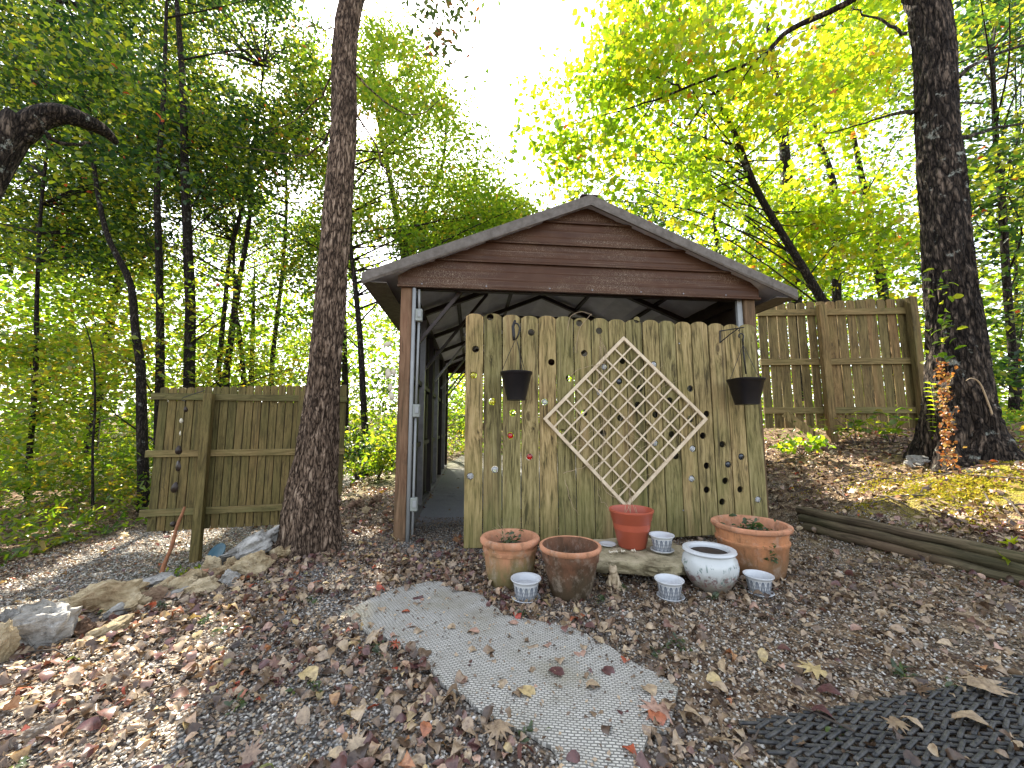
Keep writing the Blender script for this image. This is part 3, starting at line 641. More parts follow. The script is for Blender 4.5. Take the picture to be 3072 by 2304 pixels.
for i in range(NP):
    ht = 1.862 - .0045 * i + random.uniform(-.006, .006); z0 = .012 + .006 * i * .5
    me = picket(PWd - random.choice((.007, .009, .012, .010)), ht, .018, [(a, b) for a, b, c in hol[i]], z0)
    me.materials.append(M_PICK); o = bpy.data.objects.new('picket', me); link(o, scr)
    o.location = ((i + .5) * PWd, random.uniform(-.003, .003), 0); o.rotation_euler = (0, R(random.uniform(-.15, .15)), 0)
    for a, b, c in hol[i]:
        if c:
            mb = MB(); mb.lathe([(0, -.004), (.014, -.003), (.0235, 0), (.0235, .006), (.014, .009), (0, .010)], n=20)
            d = mb.build('glass_disc', {'y': M_GY, 'r': M_GR, 'c': M_GC, 'b': M_GB}[c], o, True); d.location = (a, .0, b); d.rotation_euler = (R(90), 0, 0)
for z in (.255, .945, 1.655):
    mb = MB(); mb.box((PL / 2, .032, 0), (PL - .05, .038, .06), bev=.003); o = mb.build('rail', M_RAILX, scr); o.location = (0, 0, z)
for s_ in (.035, PL - .035):
    mb = MB(); mb.box((0, 0, .82), (.05, .09, 1.74), bev=.004); o = mb.build('support_post', M_POST, scr); o.location = (s_, .10, 0)
# dark bearer board below the raised right-hand pickets
# nails
def panpt(s_, z, front):
    n = Vector((math.sin(PYAW), -math.cos(PYAW), 0)); return PA + Vector((math.cos(PYAW), math.sin(PYAW), 0)) * s_ + n * front + Vector((0, 0, z))
for px, py in ((2035, 1032), (2047, 1530)):
    s_, z = onpanel(px, py); mb = MB(); mb.lathe([(0, 0), (.007, 0), (.006, .005), (0, .006)], n=8); o = mb.build('bolt_head', M_GALV, scr); o.location = (s_, -.014, z); o.rotation_euler = (R(90), 0, 0)

# ------------------------------------------------------------------ trellis
FR = .035
c4 = [onpanel(px, py, FR) for px, py in ((1871, 1015), (2117, 1257), (1878, 1518), (1635, 1257))]
c4 = [Vector((s_, 0, z)) for s_, z in c4]
tre = empty('garden_trellis', panpt(c4[2].x, c4[2].z, FR), PYAW, 'cream square lattice trellis hung as a diamond on the picket screen', 'trellis')
base = c4[2].copy(); c4 = [c - base for c in c4]; T, Rr, B, L_ = c4
for k in range(4):
    mb = MB(); a, b = c4[k], c4[(k + 1) % 4]; e = (b - a).normalized() * .011
    mb.bar(a - e * (1 if k % 2 else -1), b + e * (1 if k % 2 else -1), .020, .026, up=Vector((0, 0, 1)), bev=.002); mb.build('frame_bar', M_LATT, tre)
for k in range(1, 10):
    t = k / 10; mb = MB(); mb.bar(T.lerp(Rr, t) + Vector((0, -.004, 0)), L_.lerp(B, t) + Vector((0, -.004, 0)), .007, .0125); mb.build('slat', M_LATT, tre)
for k in range(1, 8):
    t = k / 8; mb = MB(); mb.bar(T.lerp(L_, t) + Vector((0, .004, 0)), Rr.lerp(B, t) + Vector((0, .004, 0)), .007, .0125); mb.build('slat', M_LATT, tre)
# dry vine through the trellis
random.seed(21)
vb = MB()
def wig(pts, r0, r1, n=14, amp=.012, mb=None, sides=5):
    P_ = [Vector(p) for p in pts]; out = []
    m = len(P_) - 1
    for i in range(n + 1):
        t = i / n * m; k = min(int(t), m - 1); f = t - k
        p0 = P_[max(k - 1, 0)]; p1 = P_[k]; p2 = P_[k + 1]; p3 = P_[min(k + 2, m)]
        q = .5 * ((2 * p1) + (p2 - p0) * f + (2 * p0 - 5 * p1 + 4 * p2 - p3) * f * f + (3 * p1 - p0 - 3 * p2 + p3) * f ** 3)
        if 0 < i < n: q = q + Vector((random.uniform(-amp, amp), random.uniform(-amp, amp) * .3, random.uniform(-amp, amp)))
        out.append(q)
    (mb or vb).tube(out, [r0 + (r1 - r0) * i / n for i in range(n + 1)], sides); return out
def pp(px, py, fr=.05): s_, z = onpanel(px, py, fr); return panpt(s_, z, fr)
wig([pp(1872, 1545), pp(1890, 1480), pp(1893, 1400), pp(1885, 1340), pp(1888, 1220)], .003, .0015)
wig([pp(1872, 1545), pp(1850, 1500), pp(1815, 1470), pp(1800, 1400), pp(1812, 1300), pp(1806, 1240)], .003, .0012)
wig([pp(1830, 1530), pp(1800, 1500), pp(1796, 1460)], .0025, .0012)
for k in range(34):
    x = random.uniform(1700, 2060); y = 1267 + random.uniform(-1, 1) * (200 - abs(x - 1877) * .6); L = random.uniform(30, 100); a = random.uniform(0, 6.28)
    wig([pp(x, y, .055), pp(x + L * .5 * math.cos(a) + random.uniform(-14, 14), y + L * .5 * math.sin(a), .06), pp(x + L * math.cos(a), y + L * math.sin(a), .055)], .0013, .0006, 8, .008)
for k in range(10):
    a = random.uniform(-.6, .6); x0 = random.uniform(1780, 1830)
    wig([pp(1800, 1010 + k * 6), pp(1810 + a * 20, 1050), pp(x0 + a * 30, 1100 + k * 12)], .0012, .0006, 8, .008)
for (a, b, c) in (((1700, 1140), (1740, 1105), (1815, 1090)), ((2010, 1160), (2060, 1210), (2090, 1240)), ((1690, 1420), (1760, 1400), (1815, 1380)), ((1695, 1440), (1710, 1500), (1740, 1545))):
    wig([pp(*a), pp(*b), pp(*c)], .0022, .0012, 10, .008)
v = vb.build('dry_vine', M_TWIGP); tag(v, 'tangle of dry leafless vine stems woven through the cream trellis', 'vine')
mb = MB(); wig([pp(1703, 990, .03), pp(1712, 950, .03), pp(1745, 935, .03), pp(1775, 945, .0)], .0022, .0022, 14, .002, mb); wig([pp(1775, 942, .01), pp(1745, 975, .03), pp(1733, 1010, .03), pp(1728, 1060, .03)], .0022, .0018, 14, .002, mb)
tag(mb.build('twine', M_TWIGP), 'loop of pale twine hanging over the top of the picket screen', 'twine')

# ------------------------------------------------------------------ hanging pots
def hangpot(px, py_rim, py_bot, fr, rim_r, bot_r, square, label, hook_px, hook_py):
    s_, zr = onpanel(px, py_rim, fr); _, zb = onpanel(px, py_bot, fr); c = panpt(s_, 0, fr); h = zr - zb
    t = empty('hanging_pot', (c.x, c.y, zb), PYAW, label, 'plant pot', 'black hanging pots on the picket screen')
    pw = 4.0 if square else 1.0
    prof = [(0, .002), (bot_r, 0), (bot_r * 1.02, .01), (rim_r * .93, h - .03), (rim_r * .94, h - .028), (rim_r, h - .02), (rim_r * 1.015, h - .002), (rim_r * .97, h), (rim_r * .90, h - .03), (bot_r * .95, .012), (0, .012)]
    mb = MB(); mb.lathe(prof, n=64, power=pw if square else 1); mb.build('pot', M_BLACKP, t, True, auto=40)
    mb = MB(); mb.lathe([(0, h - .035), (rim_r * .88, h - .035)], n=40, power=pw); mb.build('soil', M_SOIL, t)
    _, zh = onpanel(hook_px, hook_py, fr); hk = Vector((0, 0, zh - zb))
    for k in range(3):
        a = R(90 + 120 * k + 75); mb = MB(); mb.tube([Vector((rim_r * .97 * math.cos(a), rim_r * .97 * math.sin(a), h - .004)), Vector((rim_r * .55 * math.cos(a), rim_r * .55 * math.sin(a), h + (zh - zb - h) * .45)), hk], .0022, 6); mb.build('hanger_wire', M_IRON, t)
    return t, hk
t, hk = hangpot(1549, 1116, 1201, .15, .125, .072, False, 'round black plastic pot hanging at the left of the picket screen', 1549, 1014)
mb = MB(); mb.tube([hk + Vector((-.018, 0, -.02)), hk + Vector((-.02, 0, .02)), hk + Vector((-.026, 0, .09)), hk + Vector((-.008, .03, .145)), hk + Vector((.0, .09, .152))], [.012, .013, .012, .010, .008], 8)
mb.tube([hk + Vector((.0, 0, -.01)), hk + Vector((.018, 0, .03)), hk + Vector((.028, 0, .08)), hk + Vector((.012, 0, .115)), hk + Vector((-.012, 0, .12))], [.006, .007, .007, .007, .008], 8); mb.build('hook', M_IRON, t, True)
t, hk = hangpot(2236, 1136, 1214, .20, .118, .075, True, 'squarish black plastic pot hanging from a bracket at the right of the picket screen', 2231, 1035)
mb = MB(); mb.tube([hk, hk + Vector((.004, 0, .05))] + [hk + Vector((-.012 + .022 * math.cos(a), 0, .075 + .022 * math.sin(a))) for a in np.linspace(-.3, 3.9, 9)], [.005] * 11, 8); mb.build('hook', M_IRON, t, True)
mb = MB(); mb.tube([hk + Vector((.012, .02, .06)), hk + Vector((.016, .02, -.10)), hk + Vector((.024, .02, -.24))], .006, 6); mb.build('hanger_strap', M_IRON, t, True)
br = empty('iron_bracket', pp(2160, 1010, .012), PYAW, 'black iron scroll bracket screwed to the right pickets holding a hanging pot', 'bracket')
q = lambda px, py, fr: Vector(((onpanel(px, py, fr)[0] - onpanel(2160, 1010, .012)[0]), -fr + .012, onpanel(px, py, fr)[1] - onpanel(2160, 1010, .012)[1]))
mb = MB(); mb.tube([q(2160, 992, .014), q(2160, 1029, .014)], .006, 6); mb.build('mount_plate', M_IRON, br)
mb = MB(); mb.tube([q(2160, 993, .014), q(2200, 987, .10), q(2232, 982, .20)], .005, 6); mb.build('bracket_arm', M_IRON, br)
mb = MB(); mb.tube([q(2160, 1028, .014), q(2190, 1003, .09), q(2217, 984, .16), q(2219, 990, .16), q(2214, 993, .155)], .005, 6); mb.build('bracket_brace', M_IRON, br)

# ------------------------------------------------------------------ side fences
def sidefence(name, A_, B_, zb, zt, npk, gapf, mats, rails, posts, label, pickoff, thick=.016, gaps=None):
    A_ = Vector(A_); B_ = Vector(B_); D = B_ - A_; L = D.length; yaw = math.atan2(D.y, D.x)
    t = empty(name, (A_.x, A_.y, zb), yaw, label, 'fence'); pw = L / npk
    for i in range(npk):
        f = i / (npk - 1); ht = zt[0] + (zt[1] - zt[0]) * f - (zb)
        me = picket(pw - (gaps[i] if gaps else gapf) + random.uniform(-.001, .001), ht + random.uniform(-.006, .006), thick, [], 0, ear=.02)
        me.materials.append(mats[0]); o = bpy.data.objects.new('picket', me); link(o, t); o.location = ((i + .5) * pw, pickoff, 0)
    return t, L
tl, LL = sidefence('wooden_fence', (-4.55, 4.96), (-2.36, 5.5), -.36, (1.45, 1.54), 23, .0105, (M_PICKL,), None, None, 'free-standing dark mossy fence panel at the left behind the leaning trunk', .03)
mb = MB(); mb.box((LL / 2, .05, .83), (LL - .03, .008, 1.60)); mb.build('dark_backing', M_DKMET, tl)  # added dark sheet blocking light so the picket seams read dark
for z in (1.33, .60, -.13):
    mb = MB(); mb.box((LL / 2 - .03, 0, 0), (LL + .08, .038, .085), bev=.003); o = mb.build('rail', M_RAILX, tl); o.location = (0, 0, z + .36)
for s_, zt in ((.60, 1.37), (1.72, 1.43)):
    mb = MB(); mb.box((0, 0, 0), (.10, .09, 2.3), bev=.004); o = mb.build('post', M_PICKL, tl); o.location = (s_, -.075, zt - 1.15 + .36)
gp = [random.choice((.010, .024, .028, .020, .006)) for _ in range(15)]
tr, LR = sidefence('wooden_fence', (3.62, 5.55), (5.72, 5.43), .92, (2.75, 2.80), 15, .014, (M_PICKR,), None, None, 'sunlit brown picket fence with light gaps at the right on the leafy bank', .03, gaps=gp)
for z in (2.60, 1.87, 1.17):
    mb = MB(); mb.box((LR / 2, 0, 0), (LR + .02, .038, .09), bev=.003); o = mb.build('rail', M_RAILX, tr); o.location = (0, 0, z - .92)
mb = MB(); mb.box((0, 0, 0), (.10, .09, 2.25), bev=.004); o = mb.build('post', M_PICKR, tr); o.location = (.84, -.075, 2.66 - 1.1 - .92)
mb = MB(); mb.box((0, 0, 0), (.10, .09, 2.2), bev=.004); o = mb.build('post', M_PICKR, tr); o.location = (LR - .02, -.07, 2.78 - 1.1 - .92)
mb = MB(); mb.box((0, 0, 0), (.02, .14, 1.95), bev=.002); o = mb.build('corner_board', M_PICKR, tr); o.location = (LR + .05, .02, 2.78 - .975 - .92)
brc = P(2354, 1240, 5.4); brd = P(2468, 1326, 5.15)
mb = MB(); mb.bar(brc, brd, .05, .10); o = mb.build('prop_board', M_PICK); tag(o, 'diagonal board propping the post of the sunlit right fence', 'board')

# ------------------------------------------------------------------ pots on the ground
def lathe_pot(t, name, prof, mat, n=64, fn=None): mb = MB(); mb.lathe(prof, n=n, fn=fn); return mb.build(name, mat, t, True, auto=50)
def leaftuft(parent, name, n, r, z, size, mat, zs=.04, stems=True):
    pos = np.stack([rng.normal(0, r, n), rng.normal(0, r, n), z + np.abs(rng.normal(0, zs, n))], 1)
    V, Fa, A = scatter([oval(.3, .25)], pos, rotmats(n, .6), rng.uniform(.7, 1.3, n) * size, rng.uniform(0, .9, n))
    return npmesh(name, V, Fa, mat, parent, {'rnd': ('FACE', A)})
# left terracotta, ribbed flanks
def base(px, py_front, r):
    q = PG(px, py_front); d = ray(px, py_front); Y_ = q.y + r; return Vector((d.x / d.y * Y_, Y_, Hf(d.x / d.y * Y_, Y_) - .003))
p = base(1530, 1774, .12); t = empty('terracotta_pot', (p.x, p.y, p.z), 0, 'round terracotta pot with collar, first from the left, greenish below', 'plant pot')
ribs = lambda a, z, r: 1 + (.012 * math.cos(a * 16) if z < .2 else 0)
lathe_pot(t, 'pot_body', [(0, .0), (.11, 0), (.128, .015), (.148, .09), (.156, .165), (.158, .19), (.166, .195), (.168, .215), (.160, .222), (.162, .235)], M_TERRA, 96, ribs)
lathe_pot(t, 'pot_rim', [(.160, .234), (.176, .240), (.184, .252), (.184, .268), (.176, .278), (.160, .280), (.150, .270), (.146, .235), (.140, .17), (0, .165)], M_RIM)
mb = MB(); mb.lathe([(0, .218), (.06, .214), (.146, .208)], n=40); mb.build('soil', M_SOIL, t); leaftuft(t, 'seedling_leaves', 60, .035, .215, .035, M_LEAFG)
wb = MB()
for k in range(9):
    a = random.uniform(0, 6.28); L = random.uniform(.05, .13); wb.tube([(-.02, 0, .21), (-.02 + L * .3 * math.cos(a), L * .3 * math.sin(a), .21 + L * .7), (-.02 + L * .8 * math.cos(a), L * .8 * math.sin(a), .21 + L)], [.001, .001, .0006], 4)
wb.build('dry_stems', M_TWIGP, t)
p = base(1713, 1809, .106); t = empty('terracotta_pot', (p.x, p.y, p.z), 0, 'empty dark brown stained clay pot, second from the left', 'plant pot')
lathe_pot(t, 'pot_body', [(0, 0), (.106, 0), (.113, .01), (.140, .12), (.152, .19), (.160, .196), (.166, .25)], M_TERRAB)
lathe_pot(t, 'pot_rim', [(.165, .246), (.174, .252), (.178, .262), (.176, .274), (.168, .279), (.158, .275)], M_RIM)
lathe_pot(t, 'pot_lining', [(.159, .276), (.150, .2), (.125, .06), (.10, .03), (0, .03)], M_TERRAB)
# slab bench
def rock(name, loc, size, mat, seed, label, cat='rock', group=None, rz=0, pts=13, disp=.20, sub=3, tilt=(0, 0)):
    rs = random.Random(seed); bm = bmesh.new()
    for k in range(pts):
        v = Vector((rs.gauss(0, 1), rs.gauss(0, 1), rs.gauss(0, 1))).normalized() * rs.uniform(.75, 1.0); bm.verts.new(v)
    r = bmesh.ops.convex_hull(bm, input=bm.verts); 
    for e in list(bm.verts):
        if not e.link_faces: bm.verts.remove(e)
    bmesh.ops.bevel(bm, geom=list(bm.edges), offset=.05, segments=1, affect='EDGES')
    bmesh.ops.triangulate(bm, faces=bm.faces)
    for _ in range(sub): bmesh.ops.subdivide_edges(bm, edges=bm.edges, cuts=1, use_grid_fill=True)
    for v in bm.verts:
        c = v.co; q = c * 2.3 + Vector((seed * 3.1, 0, 0))
        d = noise.fractal(q, 1.0, 2.0, 4) * disp + noise.noise(Vector((c.x * 4, c.y * 4, c.z * 14 + seed))) * disp * .5
        v.co = c + c.normalized() * d
        v.co = Vector((v.co.x * size[0] / 2, v.co.y * size[1] / 2, v.co.z * size[2] / 2))
    me = bpy.data.meshes.new(name); bm.to_mesh(me); bm.free(); me.materials.append(mat)
    me.polygons.foreach_set('use_smooth', [True] * len(me.polygons)); me.set_sharp_from_angle(angle=R(28))
    o = bpy.data.objects.new(name, me); o.location = loc; o.rotation_euler = (tilt[0], tilt[1], rz); link(o); tag(o, label, cat, group); return o
# slab: outline extruded with broken edge
def slab_stone():
    out = [(-.34, .10), (-.38, -.06), (-.33, -.17), (-.20, -.20), (-.08, -.25), (.02, -.30), (.13, -.31), (.21, -.27), (.30, -.25), (.40, -.14), (.38, .02), (.33, .16), (.20, .26), (0, .27), (-.2, .24)]
    n = 90; vs = []; fs = []; rings = [(.0, 0), (.5, .0), (.9, .0), (.985, -.004), (1.0, -.018), (.985, -.034), (.96, -.05), (.985, -.062), (.90, -.078), (.5, -.082), (0, -.082)]
    P_ = [Vector((a, b, 0)) for a, b in out]; m = len(P_); smp = []
    for i in range(n):
        t = i / n * m; k = int(t); f = t - k; q = P_[k % m].lerp(P_[(k + 1) % m], f); smp.append(q)
    for j, (s_, z) in enumerate(rings):
        for i, q in enumerate(smp):
            jit = 1 + (.11 * noise.noise(Vector((q.x * 16, q.y * 16, z * 50))) if s_ > .8 else 0)
            vs.append((q.x * s_ * jit, q.y * s_ * jit, z + .006 * noise.noise(q * 9 * s_) * (1 if s_ > 0 else 1) + .004 * noise.noise(Vector((q.x * 30 * s_, q.y * 30, z)))))
    for j in range(len(rings) - 1):
        for i in range(n): fs.append((j * n + i, j * n + (i + 1) % n, (j + 1) * n + (i + 1) % n, (j + 1) * n + i))
    mb = MB(); mb.add(vs, fs); return mb
sp = P(1905, 1668, 2.66); SZ = .14
o = slab_stone().build('stone_slab', M_SLAB, None, True, (sp.x, 2.66, SZ), auto=35); o.rotation_euler = (R(1), R(0), R(4)); tag(o, 'flat mossy stone slab bench carrying the red pot and a small pot', 'stone slab')
rock('rock', (sp.x - .24, 2.68, .03), (.20, .18, .10), M_ROCKB, 5, 'dark rock propping the left end of the stone slab beside the brown pot')
rock('rock', (sp.x + .22, 2.68, .03), (.22, .16, .10), M_ROCKB, 6, 'dark rock propping the right end of the stone slab behind a small pot')
rock('rock', (sp.x + .0, 2.80, .025), (.36, .16, .10), M_ROCKB, 8, 'shadowed rock under the back of the stone slab')
# red plastic pot
p = P(1897, 1652, 2.71); t = empty('plastic_pot', (p.x, 2.71, SZ + .003), 0, 'tall red-brown plastic pot standing on the stone slab', 'plant pot')
lathe_pot(t, 'pot_body', [(0, 0), (.085, 0), (.091, .006), (.094, .03), (.098, .034), (.128, .178), (.131, .180), (.143, .232), (.148, .236), (.148, .246), (.141, .247), (.136, .235), (.118, .12), (0, .12)], M_REDP)
mb = MB(); mb.lathe([(0, .135), (.12, .13)], n=32); mb.build('soil', M_SOIL, t)
wb = MB()
for k in range(6): wb.tube([(.04 * math.cos(k), .04 * math.sin(k), .12), (.05 * math.cos(k + .4), .03 * math.sin(k), .2), (.03 * math.cos(k * 2), .05 * math.sin(k), .26 + .02 * k)], .0016, 5)
wb.build('dry_stems', M_TWIGP, t)
# small patterned pots
def smallpot(p, label, s=1.0, rz=0, dxy=(0, 0)):
    t = empty('ceramic_pot', p, rz, label, 'plant pot', 'small patterned ceramic pots with saucers')
    lathe_pot(t, 'saucer', [(0, .004 * s), (.05 * s, .003 * s), (.068 * s, .008 * s), (.074 * s, .017 * s), (.072 * s, .019 * s), (.064 * s, .012 * s), (0, .009 * s)], M_WHITE, 48)
    o = lathe_pot(t, 'pot_body', [(0, .0), (.048 * s, 0), (.052 * s, .004 * s), (.060 * s, .04 * s), (.066 * s, .08 * s)], M_PAT, 48); o.location = (dxy[0], dxy[1], .011 * s)
    o2 = lathe_pot(t, 'pot_rim', [(.066 * s, .079 * s), (.074 * s, .086 * s), (.079 * s, .094 * s), (.078 * s, .097 * s), (.070 * s, .094 * s), (.062 * s, .084 * s), (.055 * s, .02 * s), (0, .018 * s)], M_WHITE, 48); o2.location = (dxy[0], dxy[1], .011 * s)
    mb = MB(); mb.lathe([(0, .062 * s), (.059 * s, .062 * s)], n=32); o3 = mb.build('grit', M_DISH, t); o3.location = (dxy[0], dxy[1], .011 * s)
p = base(1578, 1816, .07); smallpot((p.x, p.y, p.z), 'small blue leaf-patterned white pot, leftmost, before the first terracotta pot', 1.08)
p = P(1987, 1664, 2.60); smallpot((p.x, 2.60, SZ + .003), 'small blue leaf-patterned white pot standing on the stone slab', 1.0, .5)
p = base(2013, 1812, .07); smallpot((p.x, p.y, p.z), 'small blue leaf-patterned white pot tipped off-centre on its saucer before the slab', 1.0, 1.1, (-.012, .003))
p = base(2280, 1799, .07); smallpot((p.x, p.y, p.z), 'small blue leaf-patterned white pot, rightmost, before the large orange pot', 1.0, 2.0)
p = P(1823, 1650, 2.72); mb = MB(); mb.lathe([(0, .004), (.035, .003), (.052, .010), (.058, .016), (.056, .018), (.046, .012), (0, .010)], n=40); o = mb.build('saucer', M_WHITE, None, True, (p.x, 2.72, SZ + .003)); tag(o, 'loose white saucer lying on the left end of the stone slab', 'saucer')
for k, (px, py) in enumerate(((1832, 1672), (1848, 1675), (1868, 1672), (1902, 1668))):
    p = P(px, py, 2.56 + .01 * k); mb = MB()
    for j in range(3): a = j * 2.1 + k; mb.tube([(0, 0, 0), (.012 * math.cos(a), .012 * math.sin(a), .008), (.02 * math.cos(a), .02 * math.sin(a), .003)], [.007, .005, .001], 6)
    tag(mb.build('shell', M_SHELL, None, True, (p.x, p.y, SZ + .008)), ('leftmost', 'second from left', 'third from left', 'rightmost')[k] + ' of the four broken white shells on the stone slab', 'shell', 'broken shells on the slab')
# porcelain jar
p = base(2134, 1786, .09); t = empty('porcelain_jar', (p.x, p.y, p.z), 0, 'round white porcelain planter painted with flowers, full of soil', 'plant pot')
lathe_pot(t, 'jar_body', [(0, 0), (.088, 0), (.094, .008), (.125, .05), (.148, .10), (.154, .14), (.146, .178), (.132, .20), (.130, .206)], M_JAR)
lathe_pot(t, 'jar_rim', [(.130, .204), (.142, .210), (.148, .218), (.144, .228), (.128, .231), (.112, .228), (.106, .215), (.108, .19), (0, .19)], M_WHITE)
mb = MB(); mb.lathe([(0, .204), (.05, .21), (.107, .204)], n=32); mb.build('soil', M_SOIL, t)
# large orange pot
p = base(2262, 1744, .165); t = empty('terracotta_pot', (p.x, p.y, p.z), 0, 'widest orange terracotta pot with double rim, farthest right, with a small weed', 'plant pot')
lathe_pot(t, 'pot_body', [(0, 0), (.165, 0), (.176, .01), (.196, .10), (.205, .19), (.214, .200), (.216, .215), (.206, .222), (.212, .28)], M_TERRAR)
lathe_pot(t, 'pot_rim', [(.211, .276), (.228, .283), (.236, .296), (.234, .309), (.222, .315), (.204, .311), (.196, .29), (.188, .2), (0, .2)], M_RIM)
mb = MB(); mb.lathe([(0, .246), (.08, .24), (.192, .236)], n=40); mb.build('soil', M_SOIL, t); leaftuft(t, 'weed_leaves', 55, .05, .25, .05, M_LEAFG)
leaftuft(t, 'trailing_leaves', 26, .02, .14, .03, M_LEAFG, .06).location = (-.02, -.225, 0)
# frog: one continuous figure
def ell(mb, c, r, n=14):
    vs = []; fs = []
    for i in range(n + 1):
        ph = math.pi * i / n
        for k in range(n): th = 2 * math.pi * k / n; vs.append((c[0] + r[0] * math.sin(ph) * math.cos(th), c[1] + r[1] * math.sin(ph) * math.sin(th), c[2] + r[2] * math.cos(ph)))
    for i in range(n):
        for k in range(n): fs.append((i * n + k, i * n + (k + 1) % n, (i + 1) * n + (k + 1) % n, (i + 1) * n + k))
    mb.add(vs, fs)
p = PG(1842, 1768); mb = MB(); s = 1.0
ell(mb, (.004, .01, .052), (.030, .026, .046)); ell(mb, (0, .002, .085), (.024, .022, .030)); ell(mb, (-.004, -.010, .112), (.026, .027, .018)); ell(mb, (-.006, -.026, .108), (.019, .018, .011))
ell(mb, (-.017, -.004, .127), (.009, .009, .010)); ell(mb, (.010, -.004, .128), (.009, .009, .010))
for sx in (-1, 1):
    ell(mb, (sx * .032, .016, .022), (.015, .028, .020)); ell(mb, (sx * .036, -.010, .008), (.012, .026, .007))
    mb.tube([(sx * .022, -.004, .078), (sx * .026, -.020, .045), (sx * .017, -.034, .006)], [.010, .008, .007], 10); ell(mb, (sx * .018, -.040, .005), (.011, .013, .005))
fo = mb.build('frog_figurine', M_FROG, None, True, (p.x, p.y, p.z)); md = fo.modifiers.new('remesh', 'REMESH'); md.mode = 'VOXEL'; md.voxel_size = .0022; md.use_smooth_shade = True
fo.rotation_euler = (0, 0, R(-12)); tag(fo, 'small beige frog figurine sitting upright in front of the stone slab', 'figurine')
p = PG(1848, 1792); rock('rock', (p.x, p.y, p.z + .006), (.06, .04, .025), M_ROCKT, 12, 'tiny pale stone lying before the frog figurine')

# ------------------------------------------------------------------ rug, rubber mat
RUG = [(735, 1335), (760, 1318), (800, 1300), (860, 1275), (930, 1262), (965, 1266), (985, 1283), (1040, 1290), (1060, 1312), (1090, 1335), (1180, 1352), (1240, 1365), (1300, 1395), (1370, 1440), (1430, 1470), (1463, 1500), (1455, 1545), (1440, 1590), (1400, 1600), (1388, 1640), (1380, 1690), (1300, 1720), (1230, 1700), (1190, 1625), (1130, 1590), (1060, 1560), (1000, 1515), (950, 1480), (905, 1430), (870, 1400), (800, 1380), (770, 1355)]
def rug():
    m = 2.2 * .6318 / 1.0
    pts = []
    for a, b in RUG:
        q = PG(a * 3072 / 2212, b * 3072 / 2212); pts.append((q.x, q.y))
    n = len(pts); fine = []
    for i in range(n):
        a = np.array(pts[i]); b = np.array(pts[(i + 1) % n]); k = max(2, int(np.linalg.norm(b - a) / .02))
        for j in range(k):
            q = a + (b - a) * j / k; nz = noise.noise(Vector((q[0] * 14, q[1] * 14, 0))) * .008 + noise.noise(Vector((q[0] * 50, q[1] * 50, 3))) * .004; fine.append((q[0] + nz, q[1] + nz * .7))
    bm = bmesh.new(); vs = [bm.verts.new((a, b, 0)) for a, b in fine]; ed = [bm.edges.new((vs[i], vs[(i + 1) % len(vs)])) for i in range(len(vs))]
    bmesh.ops.triangle_fill(bm, use_beauty=True, edges=ed)
    for _ in range(3):
        long = [e for e in bm.edges if e.calc_length() > .06]
        if long: bmesh.ops.subdivide_edges(bm, edges=long, cuts=1)
    bmesh.ops.triangulate(bm, faces=bm.faces); bmesh.ops.recalc_face_normals(bm, faces=bm.faces)
    if sum(f.normal.z for f in bm.faces) < 0: bmesh.ops.reverse_faces(bm, faces=bm.faces)
    top = list(bm.faces)
    res = bmesh.ops.extrude_face_region(bm, geom=top); up = [v for v in res['geom'] if isinstance(v, bmesh.types.BMVert)]; ups = set(up)
    for v in bm.verts:
        h = Hf(v.co.x, v.co.y); wv = noise.noise(Vector((v.co.x * 4, v.co.y * 4, 9))) * .005 + noise.noise(Vector((v.co.x * 13, v.co.y * 13, 2))) * .003
        v.co.z = h + (.016 + wv if v in ups else .004)
    me = bpy.data.meshes.new('woven_rug'); bm.to_mesh(me); bm.free(); me.materials.append(M_RUG)
    o = bpy.data.objects.new('woven_rug', me); link(o); tag(o, 'ragged pale grey woven rug lying on the gravel among fallen leaves', 'rug')
    return [(a, b) for a, b in fine]
RUGP = np.array(rug())
def inpoly(x, y, poly):
    c = np.zeros(len(x), bool); j = len(poly) - 1
    for i in range(len(poly)):
        xi, yi = poly[i]; xj, yj = poly[j]
        c ^= ((yi > y) != (yj > y)) & (x < (xj - xi) * (y - yi) / (yj - yi + 1e-12) + xi); j = i
    return c
MA = PG(2215, 2190); mdir = Vector((1.877 - .71, 1.529 - 1.325, 0)).normalized(); mper = Vector((mdir.y, -mdir.x, 0))
mb = MB(); rowp = .0185; nrow = 40; ncol = 28
for r_ in range(nrow):
    for c_ in range(ncol):
        cc = MA + mdir * (.035 + c_ * .060 + (.030 if r_ % 2 else 0) + random.uniform(-.003, .003)) + mper * (.010 + r_ * rowp)
        a = R(20 if (r_ % 2) else -16) + R(random.uniform(-5, 5)); L = .034
        d = (mdir * math.cos(a) + mper * -math.sin(a)) * L; z = Hf(cc.x, cc.y) + .020 + (.005 if r_ % 2 else 0)
        mb.bar(cc - d + Vector((0, 0, z - cc.z)), cc + d + Vector((0, 0, z - cc.z)), .0115, .010, bev=.003)
tag(mb.build('doormat', M_RUBBER), 'black link doormat of rubber strips at the lower right corner', 'doormat')

